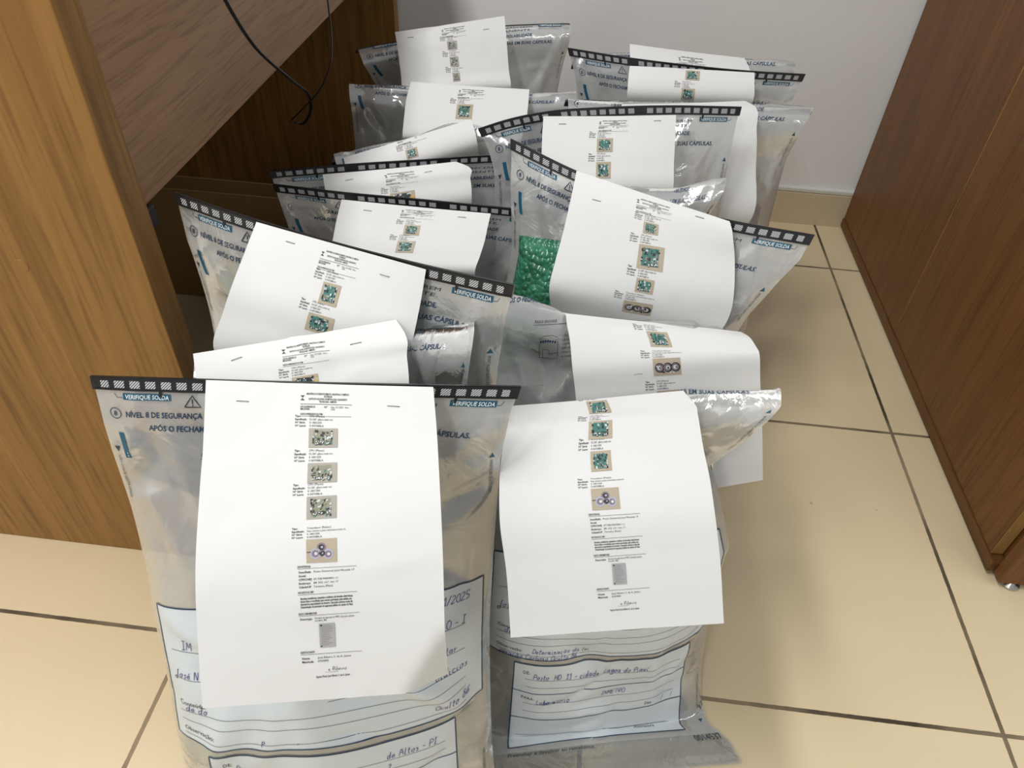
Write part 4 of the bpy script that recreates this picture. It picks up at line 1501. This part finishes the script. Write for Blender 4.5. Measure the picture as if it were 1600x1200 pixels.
S = Sheet([(0, 534, 312, 767, 334, 1.035, 1.015), (.044, 526, 343, 762, 355, 1.025, 1.01), (.076, 521, 368, 757, 378, 1.015, 1.005), (.106, 516, 393, 750, 400, 1.01, 1.0), (.14, 511, 422, 742, 426, 1.01, 1.0)],
          'sheet under the lower of the two parallel seals, two small grey-green board photos', 7, 0.0, bag=B['B13'])
o = S.build([P(.0480, 'board', w=.022, h=.021, s0=.0960), P(.0810, 'board', w=.025, h=.023, s0=.0910)], group=SG, tvis=(0, .14))
S.staples(o, ((0.040, 0.020, 0.05), (0.172, 0.020, 0.05)))

S = Sheet([(0, 504, 273, 712, 253, 1.09, 1.10), (.006, 505, 278, 724, 257, 1.085, 1.095), (.044, 510, 313, 735, 281, 1.082, 1.09), (.08, 512, 346, 737, 313, 1.09, 1.095)],
          'sheet between the two parallel seals, only a cut-off dark board photo showing', 8, 0.0, bag=B['B12'])
o = S.build([P(.0480, 'dark', w=.036, h=.022, s0=.0920)], group=SG, tvis=(0, .075))
S.staples(o, ((0.036, 0.014, -0.1), (0.150, 0.014, -0.1)))

S = Sheet([(0, 849, 182, 1056, 180, 1.03, 1.072), (.044, 847, 218, 1055, 214, 1.02, 1.06), (.076, 846, 255, 1053, 250, 1.01, 1.05), (.13, 843, 310, 1050, 305, 1.01, 1.05)],
          'flat sheet under the arched seal, two teal board photos one above the other', 9, 0.0, bag=B['B5'])
o = S.build([P(.0440, 'board', w=.025, h=.019, s0=.0850), P(.0765, 'board', w=.023, h=.026, s0=.0850)], group=SG, tvis=(0, .13))
S.staples(o, ((0.030, 0.016, 0.0), (0.180, 0.012, 0.0)))

S = Sheet([(.0, 972, 163, 1164, 158, 1.225, 1.225), (.012, 969, 172, 1179, 166, 1.20, 1.20), (.044, 966, 207, 1182, 203, 1.185, 1.185), (.10, 963, 266, 1181, 261, 1.195, 1.195), (.18, 958, 350, 1173, 344, 1.215, 1.215)],
          'sheet bent over the rightmost bag at the wall, its photos hidden behind hazy film', 10, 0.0, bag=B['B6'])
o = S.build([P(.0440, 'dark', w=.022), P(.0750, 'dark', w=.022, h=.02), P(.1120, 'dark', w=.022)], group=SG, tvis=(0, .2))

S = Sheet([(0, 537, 247, 735, 186, 1.15, 1.195), (.018, 540, 262, 740, 198, 1.138, 1.185), (.05, 546, 292, 746, 226, 1.14, 1.185)],
          'steeply tilted sheet above a black seal, one small teal board photo', 11, 0.0, toff=.022, length=.275, bag=B['B11'])
o = S.build([P(.0430, 'board', w=.019, h=.016, s0=.0950)], group=SG, tvis=(.001, .06))

S = Sheet([(0, 984, 103, 1179, 113, 1.262, 1.243), (.018, 982, 120, 1179, 129, 1.25, 1.235), (.045, 980, 145, 1178, 153, 1.250, 1.238)],
          'sheet hanging under the straight seal near the wall at the right', 12, 0.3, toff=.042, length=.255, bag=B['B7'])
o = S.build([P(.0450, 'board', w=.024, h=.016, s0=.0950), P(.0755, 'board', w=.022, h=.020, s0=.0900)], group=SG, tvis=(.001, .06))

S = Sheet([(0, 984, 69, 1163, 91, 1.375, 1.355), (.012, 984, 80, 1169, 103, 1.355, 1.335), (.04, 985, 104, 1173, 124, 1.345, 1.32)],
          'top edge of a sheet sticking up above the straight seal at the wall', 13, 0.0, bag=B['B8'])
o = S.build([P(.0350, 'dark', w=.020, h=.014)], group=SG, tvis=(0, .05))

S = Sheet([(0, 642, 128, 827, 140, 1.345, 1.345), (.044, 634, 160, 825, 166, 1.32, 1.325), (.07, 631, 187, 822, 191, 1.305, 1.31), (.10, 629, 215, 815, 217, 1.30, 1.305)],
          'sheet on the bag with the folded level number top, single teal board photo', 14, 0.35, bag=B['B10'])
o = S.build([P(.0440, 'board', w=.028, h=.023, s0=.0880)], group=SG, tvis=(0, .075))

S = Sheet([(0, 617, 50, 788, 25, 1.42, 1.455), (.044, 621, 73, 791, 58, 1.42, 1.45), (.076, 624, 97, 793, 84, 1.42, 1.45), (.106, 627, 121, 795, 110, 1.42, 1.45), (.14, 629, 146, 798, 138, 1.42, 1.45)],
          'creased sheet farthest back against the wall, three grey board photos in a column', 15, 1.0, bag=B['B9'])
o = S.build([P(.0420, 'olive', w=.019, h=.018, s0=.0945), P(.0740, 'olive', w=.017, h=.018, s0=.0965), P(.1040, 'olive', w=.014, h=.017, s0=.0990)], group=SG, tvis=(0, .14))
S.staples(o, ((0.027, 0.022, 0.0), (0.172, 0.024, 0.0)))

bpy.context.view_layer.update()
